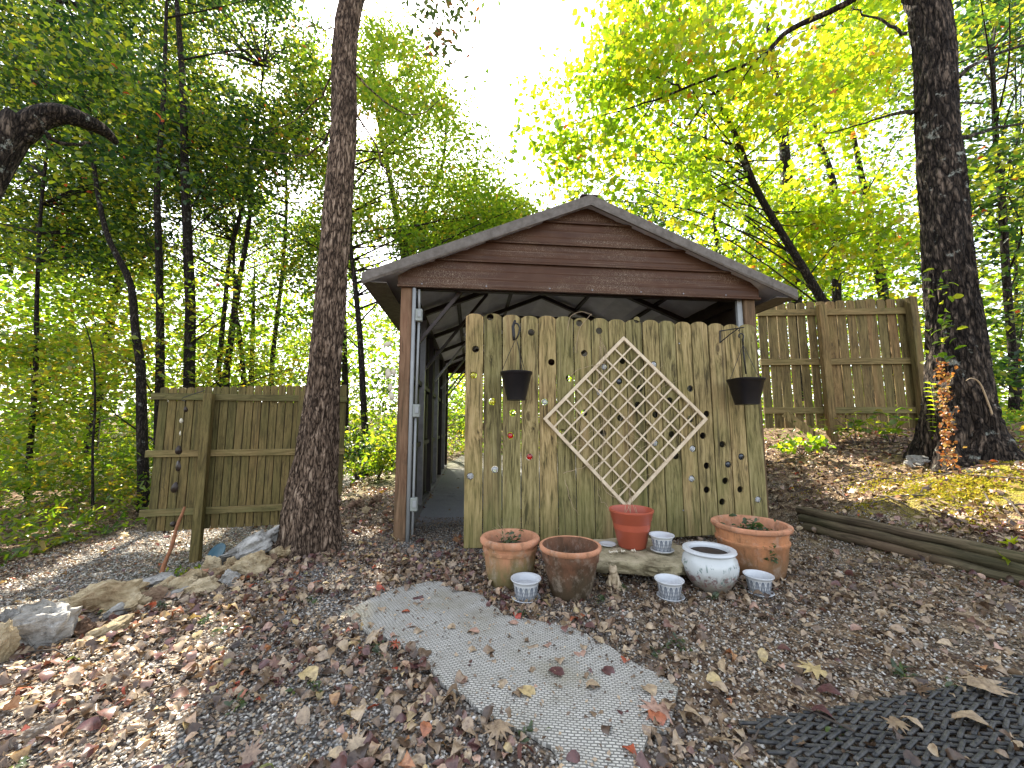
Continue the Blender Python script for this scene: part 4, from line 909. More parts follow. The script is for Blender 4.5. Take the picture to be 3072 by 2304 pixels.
# ------------------------------------------------------------------ logs, rocks, stick, teal dish, chimes
A0 = PG(2417, 1592); A0 = Vector((2.69, 3.68, 0)); B0 = Vector((3.13, 2.05, 0))
for k, (dz, off, lab) in enumerate(((.04, 0, 'lowest grey landscape log of the stacked edging at the right'), (.104, .03, 'middle dark landscape log of the stacked edging at the right'), (.168, .065, 'top pale landscape log of the stacked edging at the right'))):
    dv = (B0 - A0).normalized(); nv = Vector((-dv.y, dv.x, 0)); nv = nv if nv.x > 0 else -nv
    a = A0 + nv * off - dv * .05 * k; b = B0 + nv * off; L = (b - a).length; yaw = math.atan2(dv.y, dv.x)
    mb = MB(); n = 26; mb.tube([(L * i / n, .003 * math.sin(i * .7 + k), .003 * math.sin(i * .9)) for i in range(n + 1)], [.036 + .0025 * math.sin(i * 1.3 + k * 2) for i in range(n + 1)], 20)
    o = mb.build('landscape_log', M_LOG, None, True, (a.x, a.y, dz - .01), auto=40); o.rotation_euler = (0, 0, yaw); tag(o, lab, 'log', 'edging logs at the right')
def rk(px, py, Yd, w, h, mat, seed, label, rz=0, dep=.75, sink=.12, tilt=(0, 0)):
    q = PG(px, py + h * .46); Yd = min(max(q.y, Yd * .8), Yd * 1.15); d = ray(px, py); sx = w / F * Yd * 1.18; sz = h / F * Yd * 1.2; Yc = Yd + sx * dep * .35
    return rock('rock', (d.x / d.y * Yc, Yc, min(CH + d.z / d.y * Yc, Hf(d.x / d.y * Yc, Yc) + sz * .42)), (sx, sx * dep, sz), mat, seed, label, rz=rz, tilt=tilt)
rk(135, 1885, 2.0, 165, 170, M_ROCKG, 31, 'big grey craggy rock at the left edge of the rock border', .4)
rk(300, 1802, 2.35, 235, 135, M_ROCKT, 32, 'largest flat tan rock on top of the left rock pile', .3)
rk(205, 1788, 2.45, 110, 70, M_ROCKT, 33, 'small yellowish rock tucked behind the largest tan rock', .9)
rk(400, 1790, 2.5, 110, 90, M_ROCKT, 34, 'tan rock at the right end of the left rock pile', .1)
rk(358, 1750, 2.7, 90, 50, M_ROCKT, 35, 'low pale rock behind the largest tan rock', .2)
rk(250, 1885, 2.1, 66, 60, M_ROCKB, 36, 'small rusty rock wedged under the largest tan rock', .6)
rk(318, 1898, 2.1, 140, 70, M_ROCKT, 37, 'long mossy rock slanting in front of the tan rock pile', .9, tilt=(0, -.45))
rk(12, 1935, 1.9, 70, 150, M_ROCKT, 38, 'tan rock cut by the left border of the photo', .2)
rk(470, 1745, 2.85, 90, 50, M_ROCKG, 39, 'low grey rock beside the foot of the brown stick', .3)
rk(545, 1765, 2.75, 110, 60, M_ROCKT, 40, 'pale tan rock beside the base of the left fence post', .5, tilt=(0, -.3))
rk(600, 1730, 2.9, 100, 62, M_ROCKT, 41, 'yellow and red streaked rock right of the left fence post', .2, tilt=(0, -.3))
rk(660, 1718, 3.0, 62, 46, M_ROCKT, 42, 'small light rock between the streaked rock and the long grey boulder', .7)
rk(745, 1645, 3.35, 190, 110, M_ROCKG, 43, 'long grey boulder under the left fence panel', .5, tilt=(0, -.35))
rk(765, 1695, 2.95, 120, 90, M_ROCKT, 44, 'bright yellow and white rock nearest the leaning trunk', .2, tilt=(0, -.2))
rk(835, 1660, 3.1, 60, 48, M_ROCKT, 45, 'small tan rock against the left foot of the leaning trunk', .4)
rk(948, 1648, 2.95, 60, 38, M_ROCKT, 46, 'small tan rock against the right foot of the leaning trunk', .4)
rk(640, 1690, 3.1, 50, 70, M_ROCKT, 47, 'narrow upright tan rock left of the long grey boulder', .4)
rk(430, 1740, 2.9, 60, 38, M_ROCKB, 48, 'small brown rock near the brown stick', .4)
rk(520, 1790, 2.55, 160, 40, M_ROCKG, 55, 'flat grey rock half buried in leaves below the fence post', .5, tilt=(0, -.3))
random.seed(88)
for k, (px, py, w_, h_) in enumerate(((180, 1842, 78, 44), (232, 1838, 90, 50), (352, 1836, 70, 46), (395, 1815, 80, 50), (455, 1795, 90, 46), (500, 1762, 70, 44), (620, 1762, 90, 46), (690, 1738, 70, 42), (700, 1700, 60, 44), (815, 1688, 60, 40), (862, 1662, 46, 34), (70, 1952, 60, 50), (25, 1870, 70, 70))):
    rk(px, py, 2.6, w_ * 1.15, h_ * 1.2, (M_ROCKT, M_ROCKT, M_ROCKG, M_ROCKT, M_ROCKB)[k % 5], 90 + k, ('small ' if w_ < 75 else 'flat ') + ('tan', 'tan', 'grey', 'pale tan', 'brown')[k % 5] + ' border stone ' + (('behind' if py < 1850 else 'in front of') + (' the big grey craggy rock' if px < 200 else ' the small rusty rock, left pile') if px < 300 else 'right of the largest tan rock' if px < 430 else 'below the foot of the brown stick' if px < 520 else 'between the fence post and the leaning trunk, front row' if py > 1720 else 'close beside the leaning trunk'), rz=k * .7, tilt=(0, -.2))
rk(2745, 1388, 3.55, 95, 48, M_ROCKG, 49, 'round grey stone on the sunlit mossy bank', .2)
pr = PG(2820, 1400); rock('rock', (pr.x, pr.y, pr.z + .01), (.12, .08, .06), M_ROCKT, 50, 'flat pale stone on the mossy bank right of the round stone')
random.seed(5)
for k in range(7):
    px = 1050 + 18 * k + random.uniform(-8, 8); Yd = random.uniform(4.2, 4.8); c = P(px, 1500, Yd); z = Hf(c.x, Yd)
    rock('rock', (c.x, Yd, z + .02 + .03 * (k % 3)), (random.uniform(.12, .22), .14, random.uniform(.08, .14)), random.choice((M_ROCKB, M_ROCKT)), 60 + k, ('rusty ' if k % 2 else 'dull ') + 'brown rubble stone heaped left of the carport post, ' + ('low' if k % 3 == 0 else 'middle' if k % 3 == 1 else 'high') + ' in the heap', group='rubble stones left of the carport')
a = PG(463, 1738); b = P(552, 1522, 4.72); a = Vector((a.x, a.y, a.z)); a = P(463, 1738, 3.9); a.z = Hf(a.x, a.y) - .01 if Hf(a.x, a.y) < a.z else a.z
mb = MB(); n = 12; mb.tube([a.lerp(b, i / n) + Vector((.008 * math.sin(i * 1.2), 0, 0)) for i in range(n + 1)], [.022 - .0006 * i + .002 * math.sin(i * 2) for i in range(n + 1)], 12)
tag(mb.build('wooden_stick', M_TWIGR, None, True), 'rusty brown stick leaning against the left fence post', 'stick')
p = P(655, 1662, 3.6); mb = MB(); mb.lathe([(0, .0), (.06, .0), (.085, .02), (.09, .024), (.087, .028), (.06, .01), (0, .008)], n=40); o = mb.build('teal_dish', M_TEAL, None, True, p); o.rotation_euler = (R(50), R(-25), 0); tag(o, 'teal plastic dish lying behind the long grey boulder', 'dish')
# shell chime on the carport's left post
c0 = P(1176, 1010, 3.24); ch = empty('shell_chime', c0, 0, 'cream shell wind chime hanging beside the left carport post', 'wind chime')
mb = MB(); mb.tube([(0.03, .03, .06), (0, 0, 0), (.0, 0, -.52)], .0015, 5); mb.build('string', M_TWIGP, ch)
for dx, dz, L, a in ((-.0, -.055, .075, 70), (-.02, -.27, .068, 10), (.02, -.27, .068, -8), (.0, -.29, .08, 25), (0, -.40, .07, 0), (.002, -.47, .08, -14)):
    mb = MB(); k = 14; vs = [(.0, 0, 0)] + [(L * .28 * math.sin(t), .004 * math.cos(t * 2), -L / 2 + L / 2 * math.cos(t)) for t in np.linspace(0, 2 * math.pi, k, endpoint=False)]
    vs = [(0, -.008, -L / 2)] + vs[1:]; vs2 = [(x, y + .004, z) for x, y, z in vs]
    mb.add(vs + vs2, [(0, i, i % k + 1) for i in range(1, k + 1)] + [(k + 1, k + 1 + i % k + 1, k + 1 + i) for i in range(1, k + 1)] + [(i, k + 1 + i, k + 2 + i % k, i % k + 1) for i in range(1, k + 1)])
    o = mb.build('shell_blade', M_SHELL, ch, True); o.location = (dx, 0, dz); o.rotation_euler = (0, R(a), R(10))
# leaf chime on the left fence
c0 = P(611, 1180, 4.83); ch = empty('leaf_chime', c0, 0, 'dark leaf-shaped metal wind chime hanging from the left fence post', 'wind chime')
lp = lambda px, py: P(px, py, 4.70) - c0
mb = MB(); mb.tube([lp(614, 1172), lp(580, 1182), lp(547, 1194), lp(545, 1200), lp(556, 1203)], .005, 6); mb.build('bracket', M_IRON, ch)
mb = MB(); mb.tube([lp(555, 1200), lp(545, 1300), lp(528, 1480), lp(520, 1560)], .0012, 4); mb.build('string', M_IRON, ch)
for px, py, L, m_ in ((557, 1228, .07, M_BRONZE), (544, 1262, .06, M_SHELL), (540, 1300, .06, M_SHELL), (536, 1350, .11, M_BRONZE), (534, 1398, .13, M_BRONZE), (524, 1462, .13, M_BRONZE)):
    mb = MB(); k = 14; vs = [(L * .30 * math.sin(t) * (1 - .35 * math.cos(t)), 0, L / 2 * math.cos(t)) for t in np.linspace(0, 2 * math.pi, k, endpoint=False)]
    vs = [(0, -.008, 0)] + vs; vs2 = [(x, y + .005, z) for x, y, z in vs]
    mb.add(vs + vs2, [(0, i, i % k + 1) for i in range(1, k + 1)] + [(k + 1, k + 1 + i % k + 1, k + 1 + i) for i in range(1, k + 1)] + [(i, k + 1 + i, k + 2 + i % k, i % k + 1) for i in range(1, k + 1)])
    o = mb.build('leaf_pendant', m_, ch, True); o.location = lp(px, py); o.rotation_euler = (0, R(random.uniform(-15, 15)), R(random.uniform(-40, 40)))
mb = MB(); ell(mb, lp(520, 1572), (.032, .032, .032), 14); mb.build('clapper_ball', M_BRONZE, ch, True)
# ------------------------------------------------------------------ trees
def smooth(pts, n):
    P_ = [Vector(p) for p in pts]; m = len(P_) - 1; out = []
    for i in range(n + 1):
        t = i / n * m; k = min(int(t), m - 1); f = t - k
        p0 = P_[max(k - 1, 0)]; p1 = P_[k]; p2 = P_[k + 1]; p3 = P_[min(k + 2, m)]
        out.append(.5 * ((2 * p1) + (p2 - p0) * f + (2 * p0 - 5 * p1 + 4 * p2 - p3) * f * f + (3 * p1 - p0 - 3 * p2 + p3) * f ** 3))
    return out
def lerpl(l, t):
    k = t * (len(l) - 1); i = min(int(k), len(l) - 2); return l[i] + (l[i + 1] - l[i]) * (k - i)
def barktube(name, pts, rad, sides, n, mat, parent, amp=.06, fr=1.0, flare=0, origin=None, rscale=None):
    """a trunk with real ridges: radius varied by stretched noise"""
    C_ = smooth(pts, n); vs = []; fs = []; prev = None; org = origin or Vector((0, 0, 0))
    for i, c in enumerate(C_):
        d = (C_[min(i + 1, n)] - C_[max(i - 1, 0)]).normalized()
        a = (Vector((1, 0, 0)) if prev is None else prev); a = (a - d * a.dot(d)).normalized(); prev = a; b = d.cross(a)
        r0 = lerpl(rad, i / n)
        for k in range(sides):
            t = 2 * math.pi * k / sides; ct, st = math.cos(t), math.sin(t); r = r0
            if amp:
                q = Vector((ct * r0 * 22 * fr, st * r0 * 22 * fr, c.z * 4.2 * fr)); wv = noise.noise(q * .35) * 1.6; q = q + Vector((wv, -wv, wv * .6))
                r += amp * r0 * (1.0 - 2.6 * abs(noise.noise(q))) + amp * .5 * r0 * noise.noise(q * 2.7) + r0 * .07 * noise.noise(Vector((ct * 1.3, st * 1.3, c.z * .8)))
            if flare:
                hgt = (c.z - C_[0].z); fl = flare * math.exp(-max(hgt, 0) / .28) * (1 + .75 * math.cos(t * 5 + 1 + noise.noise(Vector((c.z, 3, 1))))); r += r0 * fl
            vs.append(c + (a * ct + b * st) * r - org)
    for i in range(n):
        for k in range(sides):
            k2 = (k + 1) % sides; fs.append((i * sides + k, i * sides + k2, (i + 1) * sides + k2, (i + 1) * sides + k))
    mb = MB(); mb.add(vs, fs); return mb.build(name, mat, parent, True), C_
class Tree:
    def __init__(s, name, label, path, widths, mat, group=None, sides=14, n=28, amp=.05, flare=.5, Yb=None, extra=None, cat='tree', fr=1.0, base=None):
        pts = []; rad = []
        for i, (px, py, Y_) in enumerate(path):
            q = P(px, py, Y_); cd = Y_ * math.cos(PITCH) + (q.z - CH) * math.sin(PITCH); ca = 1 / math.sqrt(1 + (q.x / Y_) ** 2)
            pts.append(q); rad.append(widths[i] / 2 / F * cd * ca)
        if base is None:
            q = pts[0]; pts.insert(0, Vector((q.x + (q.x - pts[1].x) * .15, q.y, Hf(q.x, q.y) - .08))); rad.insert(0, rad[0] * 1.05)
            if pts[1].z < pts[0].z + .25: pts.pop(1); rad.pop(1)
        else: pts.insert(0, Vector(base)); rad.insert(0, rad[0] * 1.15)
        if extra: pts += [Vector(e[:3]) for e in extra]; rad += [e[3] for e in extra]
        s.o = pts[0].copy(); s.e = empty(name, s.o, 0, label, cat, group); s.pts = pts; s.rad = rad
        tr, s.c = barktube('trunk', pts, rad, sides, n, mat, s.e, amp, fr, flare, s.o)
        s.cl = []; s.mat = mat; s.branches = MB()
    def limb(s, pts, r0, r1, n=12, sides=6, amp=.02):
        pp_ = smooth(pts, n); mb = MB(); mb.tube([q + Vector((random.uniform(-amp, amp), random.uniform(-amp, amp), random.uniform(-amp, amp))) * (0 < i < n) - s.o for i, q in enumerate(pp_)], [r0 + (r1 - r0) * (i / n) ** .8 for i in range(n + 1)], sides)
        return mb.build('branch', s.mat, s.e, True), pp_
    def near(s, c):
        k = min(range(len(s.c)), key=lambda i: abs(s.c[i].z - (c.z - .3))); return (s.c[k] - c).length
Y1 = 3.15
T1 = Tree('oak_tree', 'big leaning ridged-bark trunk standing in front of the left fence panel', [(934, 1640, 3.1), (937, 1530, 3.11), (942, 1461, 3.12), (955, 1353, 3.13), (964, 1250, 3.14), (972, 1147, 3.15), (996, 833, 3.2), (1030, 417, 3.26), (1056, 0, 3.32)], [150, 146, 139, 121, 107, 95, 88, 76, 68], M_BARK1, sides=160, n=330, amp=.085, flare=.42, extra=[(-1.05, 3.5, 7.2, .075), (-.9, 3.8, 9.5, .05)], base=(-1.64, 3.08, -.12), fr=1.4)
T2 = Tree('oak_tree', 'massive dark rough-barked trunk at the right of the picket fence', [(2905, 1385, 3.95), (2880, 1250, 3.97), (2866, 1027, 4.0), (2842, 768, 4.02), (2812, 400, 4.05), (2776, 0, 4.1)], [255, 212, 174, 152, 138, 126], M_BARK2, sides=150, n=300, amp=.11, flare=.5, extra=[(4.5, 4.2, 8.5, .13), (4.4, 4.3, 11.5, .08)], fr=.9)
T3 = Tree('leaning_tree', 'thick crooked grey trunk leaning in from the left border at the top', [(0, 465, 4.2), (60, 400, 4.25), (125, 352, 4.3), (200, 345, 4.4), (300, 385, 4.7), (350, 430, 4.9)], [128, 112, 100, 84, 56, 22], M_BARK2, sides=60, n=90, amp=.06, flare=.2, base=(-7.3, 4.0, -.7))
T3.limb([P(128, 372, 4.3), P(150, 415, 4.35), P(200, 433, 4.45), P(270, 430, 4.7)], .035, .015)
T4 = Tree('maple_tree', 'slender crooked maple leaning left above the sunlit picket fence', [(2490, 940, 6.6), (2469, 905, 6.6), (2404, 796, 6.6), (2381, 759, 6.6), (2270, 570, 6.6), (2219, 440, 6.6), (2200, 393, 6.6), (2159, 320, 6.6), (2136, 282, 6.6)], [34, 32, 28, 26, 22, 19, 16, 11, 8], M_BARK3, sides=16, n=60, amp=.03, flare=.2, extra=[(3.15, 6.5, 6.3, .02)])
T4.limb([P(2219, 450, 6.6), P(2170, 425, 6.3), P(2080, 410, 6.1), P(2000, 430, 5.9)], .022, .006)
T4.limb([P(2230, 500, 6.6), P(2160, 480, 6.4), P(2100, 470, 6.3)], .018, .006); T4.limb([P(2225, 480, 6.6), P(2290, 485, 6.6), P(2400, 465, 6.8)], .016, .006)
T4.limb([P(2200, 400, 6.6), P(2250, 330, 6.5), P(2310, 270, 6.4)], .014, .005); T4.limb([P(2243, 530, 6.6), P(2150, 560, 6.2), P(2060, 610, 6.0)], .02, .006)
bough, bp = T2.limb([Vector((4.35, 4.12, 6.4)), P(2620, -70, 4.6), P(2557, 0, 4.8), P(2372, 88, 5.0), P(2307, 153, 5.1), P(2256, 185, 5.2), P(2048, 268, 5.5), P(1903, 320, 5.8), P(1718, 372, 6.1)], .058, .008, 40, 8, .01)
T2.limb([P(2256, 185, 5.2), P(2230, 240, 5.3), P(2200, 300, 5.4)], .016, .006); T2.limb([P(2048, 268, 5.5), P(1990, 240, 5.6), P(1940, 230, 5.7)], .02, .006); T2.limb([P(1960, 300, 5.7), P(1920, 370, 5.8), P(1890, 400, 5.9)], .012, .004)
T2.limb([P(2850, 245, 4.0), P(2890, 220, 4.0), P(2960, 175, 4.1), P(3090, 130, 4.2)], .032, .015); T2.limb([P(2870, 430, 4.0), P(2910, 405, 4.1), P(2990, 385, 4.3), P(3090, 360, 4.5)], .028, .012)
T2.limb([P(2720, 100, 4.1), P(2640, 62, 4.3), P(2557, 20, 4.6)], .02, .008); T2.limb([P(2750, 330, 4.05), P(2680, 340, 4.6), P(2600, 370, 5.2), P(2480, 400, 6)], .028, .008)
for pts in ([(1008, 190), (963, 287), (880, 361), (790, 400)], [(995, 385), (949, 449), (912, 468), (847, 458), (700, 440)], [(1045, 300), (1121, 430), (1167, 537), (1225, 640)], [(1050, 210), (1149, 301), (1246, 343), (1370, 270)], [(1030, 60), (985, 90), (930, 70)], [(1050, 40), (1100, -20), (1240, -60)]):
    T1.limb([P(a, b, 3.25 + .12 * i) for i, (a, b) in enumerate(pts)], .011, .003, 12, 6, .012)
forest = []
def ft(px_path, Y_, ws, lab, n=24, **k):
    t = Tree('forest_tree', lab, [(a, b, Y_) for a, b in px_path], ws, M_BARK3, 'slim trees of the wood', sides=10, n=n, amp=.06, flare=.25, **k); forest.append(t); return t
ft([(83, 1500), (88, 1370), (100, 1231), (109, 1046), (111, 884), (125, 600), (160, 300), (190, 0)], 8.5, [22, 22, 20, 18, 16, 13, 10, 7], 'slim dark trunk farthest left in the wood')
sap = ft([(278, 1509), (278, 1347), (285, 1231), (282, 1092), (270, 1020), (250, 960)], 7.0, [10, 9, 8, 7, 5, 3], 'thin sapling with spreading top left of the left fence panel')
ft([(432, 1500), (424, 1185), (421, 1092), (407, 1000), (394, 861), (352, 768), (320, 700), (290, 560), (270, 380), (240, 100)], 7.6, [38, 34, 32, 28, 25, 22, 20, 17, 14, 8], 'crooked trunk bending left, just left of the left fence panel')
ft([(470, 1500), (479, 1138), (481, 1000), (477, 768), (472, 555), (490, 300), (500, 0)], 8.6, [34, 30, 27, 24, 21, 16, 10], 'straight trunk rising at the left corner of the left fence panel')
ft([(567, 1500), (567, 1138), (572, 953), (565, 768), (555, 509), (548, 250), (530, 0)], 9.0, [40, 36, 35, 32, 28, 22, 15], 'thickest straight trunk of the wood, behind the left fence panel')
ft([(645, 1500), (655, 1138), (662, 1046), (676, 907), (690, 768), (731, 602), (770, 400), (790, 200)], 11.5, [19, 18, 17, 15, 14, 12, 9, 6], 'slim trunk leaning right behind the middle of the left fence')
ft([(672, 1500), (680, 1129), (690, 1046), (708, 884), (722, 814), (750, 640), (745, 450)], 10.6, [22, 20, 19, 18, 17, 14, 9], 'forked trunk leaning right, second behind the middle of the left fence')
ft([(735, 1500), (729, 1115), (718, 1000), (705, 900), (700, 700)], 12.5, [18, 17, 15, 12, 8], 'short-looking trunk leaning left behind the left fence panel')
ft([(808, 1500), (815, 1129), (829, 976), (847, 814), (860, 600), (850, 400)], 13.0, [17, 15, 14, 12, 10, 7], 'thin trunk seen just left of the big leaning oak')
ft([(1098, 1347), (1089, 1185), (1080, 1009), (1065, 850), (1050, 700), (1060, 450)], 9.5, [22, 20, 18, 16, 12, 8], 'dark trunk between the leaning oak and the carport')
ft([(1215, 1000), (1212, 764), (1190, 648), (1165, 509), (1130, 330), (1120, 200)], 13.0, [26, 24, 20, 15, 10, 6], 'dark trunk rising from behind the left eave of the carport')
ft([(1235, 1000), (1225, 780), (1240, 690), (1290, 600), (1330, 480), (1340, 330)], 15.0, [24, 20, 17, 14, 10, 6], 'branching trunk behind the left slope of the carport roof')
ft([(2390, 1000), (2385, 870), (2378, 700), (2362, 560), (2350, 410), (2330, 250), (2300, 60)], 9.5, [44, 42, 38, 36, 32, 22, 12], 'thick dark trunk behind the leaning maple')
ft([(2512, 1000), (2510, 880), (2505, 640), (2500, 560), (2480, 480), (2455, 420), (2430, 300)], 10.5, [34, 30, 28, 25, 20, 15, 8], 'forking grey trunk behind the sunlit picket fence')
ft([(2170, 1000), (2160, 800), (2140, 640), (2120, 450), (2110, 300)], 12, [17, 15, 13, 10, 6], 'thin trunk behind the right slope of the carport roof')
ft([(3045, 1290), (3040, 1100), (3020, 850), (3005, 600), (2988, 420), (2975, 150)], 8.0, [34, 32, 30, 28, 24, 16], 'mid-sized trunk at the right border behind the massive oak')
ft([(3060, 1200), (3052, 1000), (3048, 800), (3055, 560)], 11.0, [16, 14, 12, 8], 'thin trunk at the right border beside the mid-sized one')
random.seed(77); far_x = [(-14, 13), (-11.5, 17), (-9.4, 12.5), (-8, 18.5), (-6.6, 15.5), (-5.2, 19), (-3.6, 16), (-2.0, 18), (-.6, 15.2), (.8, 19), (2.4, 17), (4.6, 15.5), (6.8, 17), (8.8, 14), (11, 16), (12.5, 12.5)]
fartrees = []
r_th = [random.uniform(.09, .16) for _ in far_x]
for i, (x, y) in enumerate(far_x):
    h = random.uniform(8, 12) if x < -2 else random.uniform(6.5, 8.5) if x < 3.5 else random.uniform(9, 12); b = Vector((x, y, Hf(x, y) - .1)); lx = random.uniform(-.8, .8)
    e = empty('distant_tree', b, 0, ('thin ' if r_th[i] < .125 else 'stout ') + ('nearer ' if y < 14.5 else 'middling ' if y < 17.2 else 'farthest ') + 'distant tree half hidden by leaves, ' + ('far left of the left fence' if x < -9 else 'behind the left fence' if x < -4.5 else 'between leaning oak and carport' if x < -1.5 else 'behind the carport roof' if x < 3 else 'behind the leaning maple' if x < 6 else 'behind the sunlit right fence' if x < 9.5 else 'at the right border'), 'tree', 'distant trees of the wood'); r = r_th[i]
    pts = [b, b + Vector((lx * .1, 0, h * .3)), b + Vector((lx * .5, 0, h * .65)), b + Vector((lx, 0, h))]
    tr_, C_ = barktube('trunk', pts, [r * 1.2, r, r * .7, r * .2], 8, 16, M_BARK3, e, .05, 1, .2, b)
    t = Tree.__new__(Tree); t.o = b; t.e = e; t.c = C_; t.pts = pts; t.cl = []; t.mat = M_BARK3; fartrees.append(t)

LIT = []   # gaps in the canopy that let sun reach the ground
def gap(px, py, r): q = PG(px, py); LIT.append((np.array(q), r))
LIT.append((np.array([0, 0, CH]), .42))  # leaf-free hole from camera to sun, shaped so its white glare shows
for a in ((130, 2230, .36), (330, 2120, .36), (230, 2170, .5), (420, 2060, .38), (60, 2230, .5), (180, 2260, .45), (520, 2000, .14), (60, 1830, .2), (1060, 1740, .16), (1010, 1860, .13), (1090, 1450, .9), (1100, 1400, 1.2), (2340, 1340, .6), (2750, 1450, .5), (3000, 1470, .45), (2900, 1370, .30), (2600, 1440, .3), (350, 1640, .35), (60, 1755, .25), (560, 1620, .4), (2960, 1560, .4), (3050, 1400, .4), (2650, 1500, .35), (2850, 1520, .35), (2480, 1380, .3), (90, 1300, .9), (230, 1420, .8), (40, 1500, .7), (330, 1200, .9), (160, 1600, .35), (240, 1680, .22), (1120, 1600, .14), (1300, 1360, .8), (2300, 1290, .8)): gap(a[0], a[1], a[2] * 1.25)
SN = np.array(SUN)
def lit_mask(pos):
    m = np.ones(len(pos), bool)
    for g_, r in LIT:
        d = pos - g_; t = d @ SN; m &= ~((t > .55) & (np.linalg.norm(d - t[:, None] * SN, axis=1) < r * (rng.uniform(.25, 1.5, len(pos)) if g_[2] == CH else 1.0)))
    return m
CARX = lambda p: ((p.x + .98) * math.cos(YAW) + (p.y - 3.32) * math.sin(YAW), -(p.x + .98) * math.sin(YAW) + (p.y - 3.32) * math.cos(YAW))
def zone(poly, y0, y1, n, trees, fuzz=20, thr=-.12, nz=.42, zmin=.6, pw=2.0, reach=9):
    poly = np.array(poly, float); lo = poly.min(0); hi = poly.max(0); cnt = 0; tries = 0
    while cnt < n and tries < n * 30:
        tries += 1; x = random.uniform(lo[0], hi[0]); y = random.uniform(lo[1], hi[1])
        if not inpoly(np.array([x]), np.array([y]), poly)[0]: continue
        Y_ = (y0 ** pw + (y1 ** pw - y0 ** pw) * random.random()) ** (1 / pw)
        q = P(x + random.gauss(0, fuzz), y + random.gauss(0, fuzz), Y_)
        if q.z < Hf(q.x, q.y) + zmin or q.z > 17: continue
        s_, w_ = CARX(q)
        if -.9 < s_ < 4.3 and -1 < w_ < 6.4 and q.z < 3.7: continue
        if noise.noise(q * nz) < thr: continue
        t = min(trees, key=lambda t_: t_.near(q)); 
        if t.near(q) > reach: continue
        t.cl.append(q); cnt += 1
def crown(t, mat, tmpl, size, per, rad, flat=.55, tilt=.55, limbs=.3, name='crown', bright=(0, .95), reachr=.012):
    if not t.cl: return
    C_ = np.array([tuple(c) for c in t.cl]); n = len(C_) * per
    cen = np.repeat(C_, per, 0); off = rng.normal(0, 1, (n, 3)) * np.array([rad, rad, rad * flat]); pos = cen + off
    keep = lit_mask(pos) & (pos[:, 2] > H(pos[:, 0], pos[:, 1]) + .1); pos = pos[keep]; n = len(pos)
    rb = np.repeat(rng.uniform(-.34, .34, len(C_)), per)[keep]  # per-clump tone imitates sunlit and shaded patches in the foliage
    rnd = np.clip(rng.uniform(*bright, n) + rb, 0, .965); rnd = np.where(rng.random(n) < .006, 1.0, rnd)
    V, Fa, A = scatter(tmpl, pos - np.array(t.o), rotmats(n, tilt), rng.uniform(.7, 1.25, n) * size, rnd)
    npmesh(name, V, Fa, mat, t.e, {'rnd': ('FACE', A)})
    mb = MB(); lm = []
    for c in t.cl:
        if random.random() > limbs or not lit_mask(np.array([tuple(c)]))[0]: continue
        zt = max(c.z - random.uniform(.2, 1.2) - .16 * (Vector((c.x, c.y, 0)) - Vector((t.o.x, t.o.y, 0))).length, t.c[0].z + .8); k = min(range(len(t.c)), key=lambda i: abs(t.c[i].z - zt)); a = t.c[k]
        L = (c - a).length
        if L > 6: continue
        mid = a.lerp(c, .5) + Vector((random.uniform(-.15, .15), random.uniform(-.15, .15), .12 * L * random.uniform(-.3, 1)))
        mb.tube([q - t.o for q in smooth([a, mid, c], 6)], [reachr * (1 + L * .25) * (1 - i / 7) + .004 for i in range(7)], 5)
        for j in range(3):
            mb.tube([c - t.o, c - t.o + Vector((random.gauss(0, rad), random.gauss(0, rad), random.gauss(0, rad * .6)))], [.006, .003], 4)
        lm.append(mb); mb = MB()
    if len(lm) <= 26:
        for m_ in lm: m_.build('branch', t.mat, t.e, True)
    else:
        mb = MB()
        for m_ in lm: mb.add(m_.v, m_.f)
        mb.build('branches', t.mat, t.e, True)
random.seed(3)
LF = forest[:12]
upper_left = [(-60, -60), (870, -60), (850, 60), (1000, 120), (1010, 230), (1180, 160), (1240, 110), (1300, 200), (1330, 330), (1410, 400), (1460, 520), (1530, 580), (1620, 630), (1700, 620), (1700, 760), (-60, 760)]
zone(upper_left, 8.5, 16, 1050, LF, 16, -.04)
zone([(-60, 700), (1750, 640), (1500, 800), (1180, 860), (1100, 1050), (-60, 1100)], 8, 17, 330, LF + fartrees[:9], 16, .04)
zone([(-60, 1020), (620, 1040), (900, 1080), (900, 1160), (480, 1180), (430, 1560), (-60, 1640)], 7.0, 12, 150, LF[:9], 10, -.05, zmin=.2)
zone([(1080, 250), (1180, 170), (1250, 120), (1310, 210), (1340, 330), (1420, 400), (1470, 520), (1560, 590), (1720, 640), (1720, 760), (1100, 760)], 11, 16.5, 210, LF[9:12], 14, -.1, reach=12)
zone([(-60, -60), (860, -60), (1000, 120), (1000, 700), (-60, 700)], 9, 15, 300, LF[:9], 16, -.3)
zone([(1070, 60), (1180, 90), (1240, 60), (1270, 170), (1320, 240), (1350, 340), (1070, 340)], 11, 15, 90, LF[9:12], 10, -.4, reach=12)
near_left = [(-60, 60), (250, 40), (520, 200), (420, 420), (560, 560), (250, 520), (-60, 560)]
zone(near_left, 5.2, 7.5, 60, [T3], 14, -.1)
for i_, t in enumerate(LF):
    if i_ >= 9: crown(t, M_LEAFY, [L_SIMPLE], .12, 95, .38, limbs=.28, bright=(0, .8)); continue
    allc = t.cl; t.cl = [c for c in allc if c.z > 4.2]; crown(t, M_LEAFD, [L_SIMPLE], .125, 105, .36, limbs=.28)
    t.cl = [c for c in allc if c.z <= 4.2]; crown(t, M_LEAFY, [L_SIMPLE], .115, 95, .36, limbs=.2, name='lower_crown', bright=(.1, 1)); t.cl = allc  # lower clumps take the sunlit-toned leaf colour, upper ones the deep green
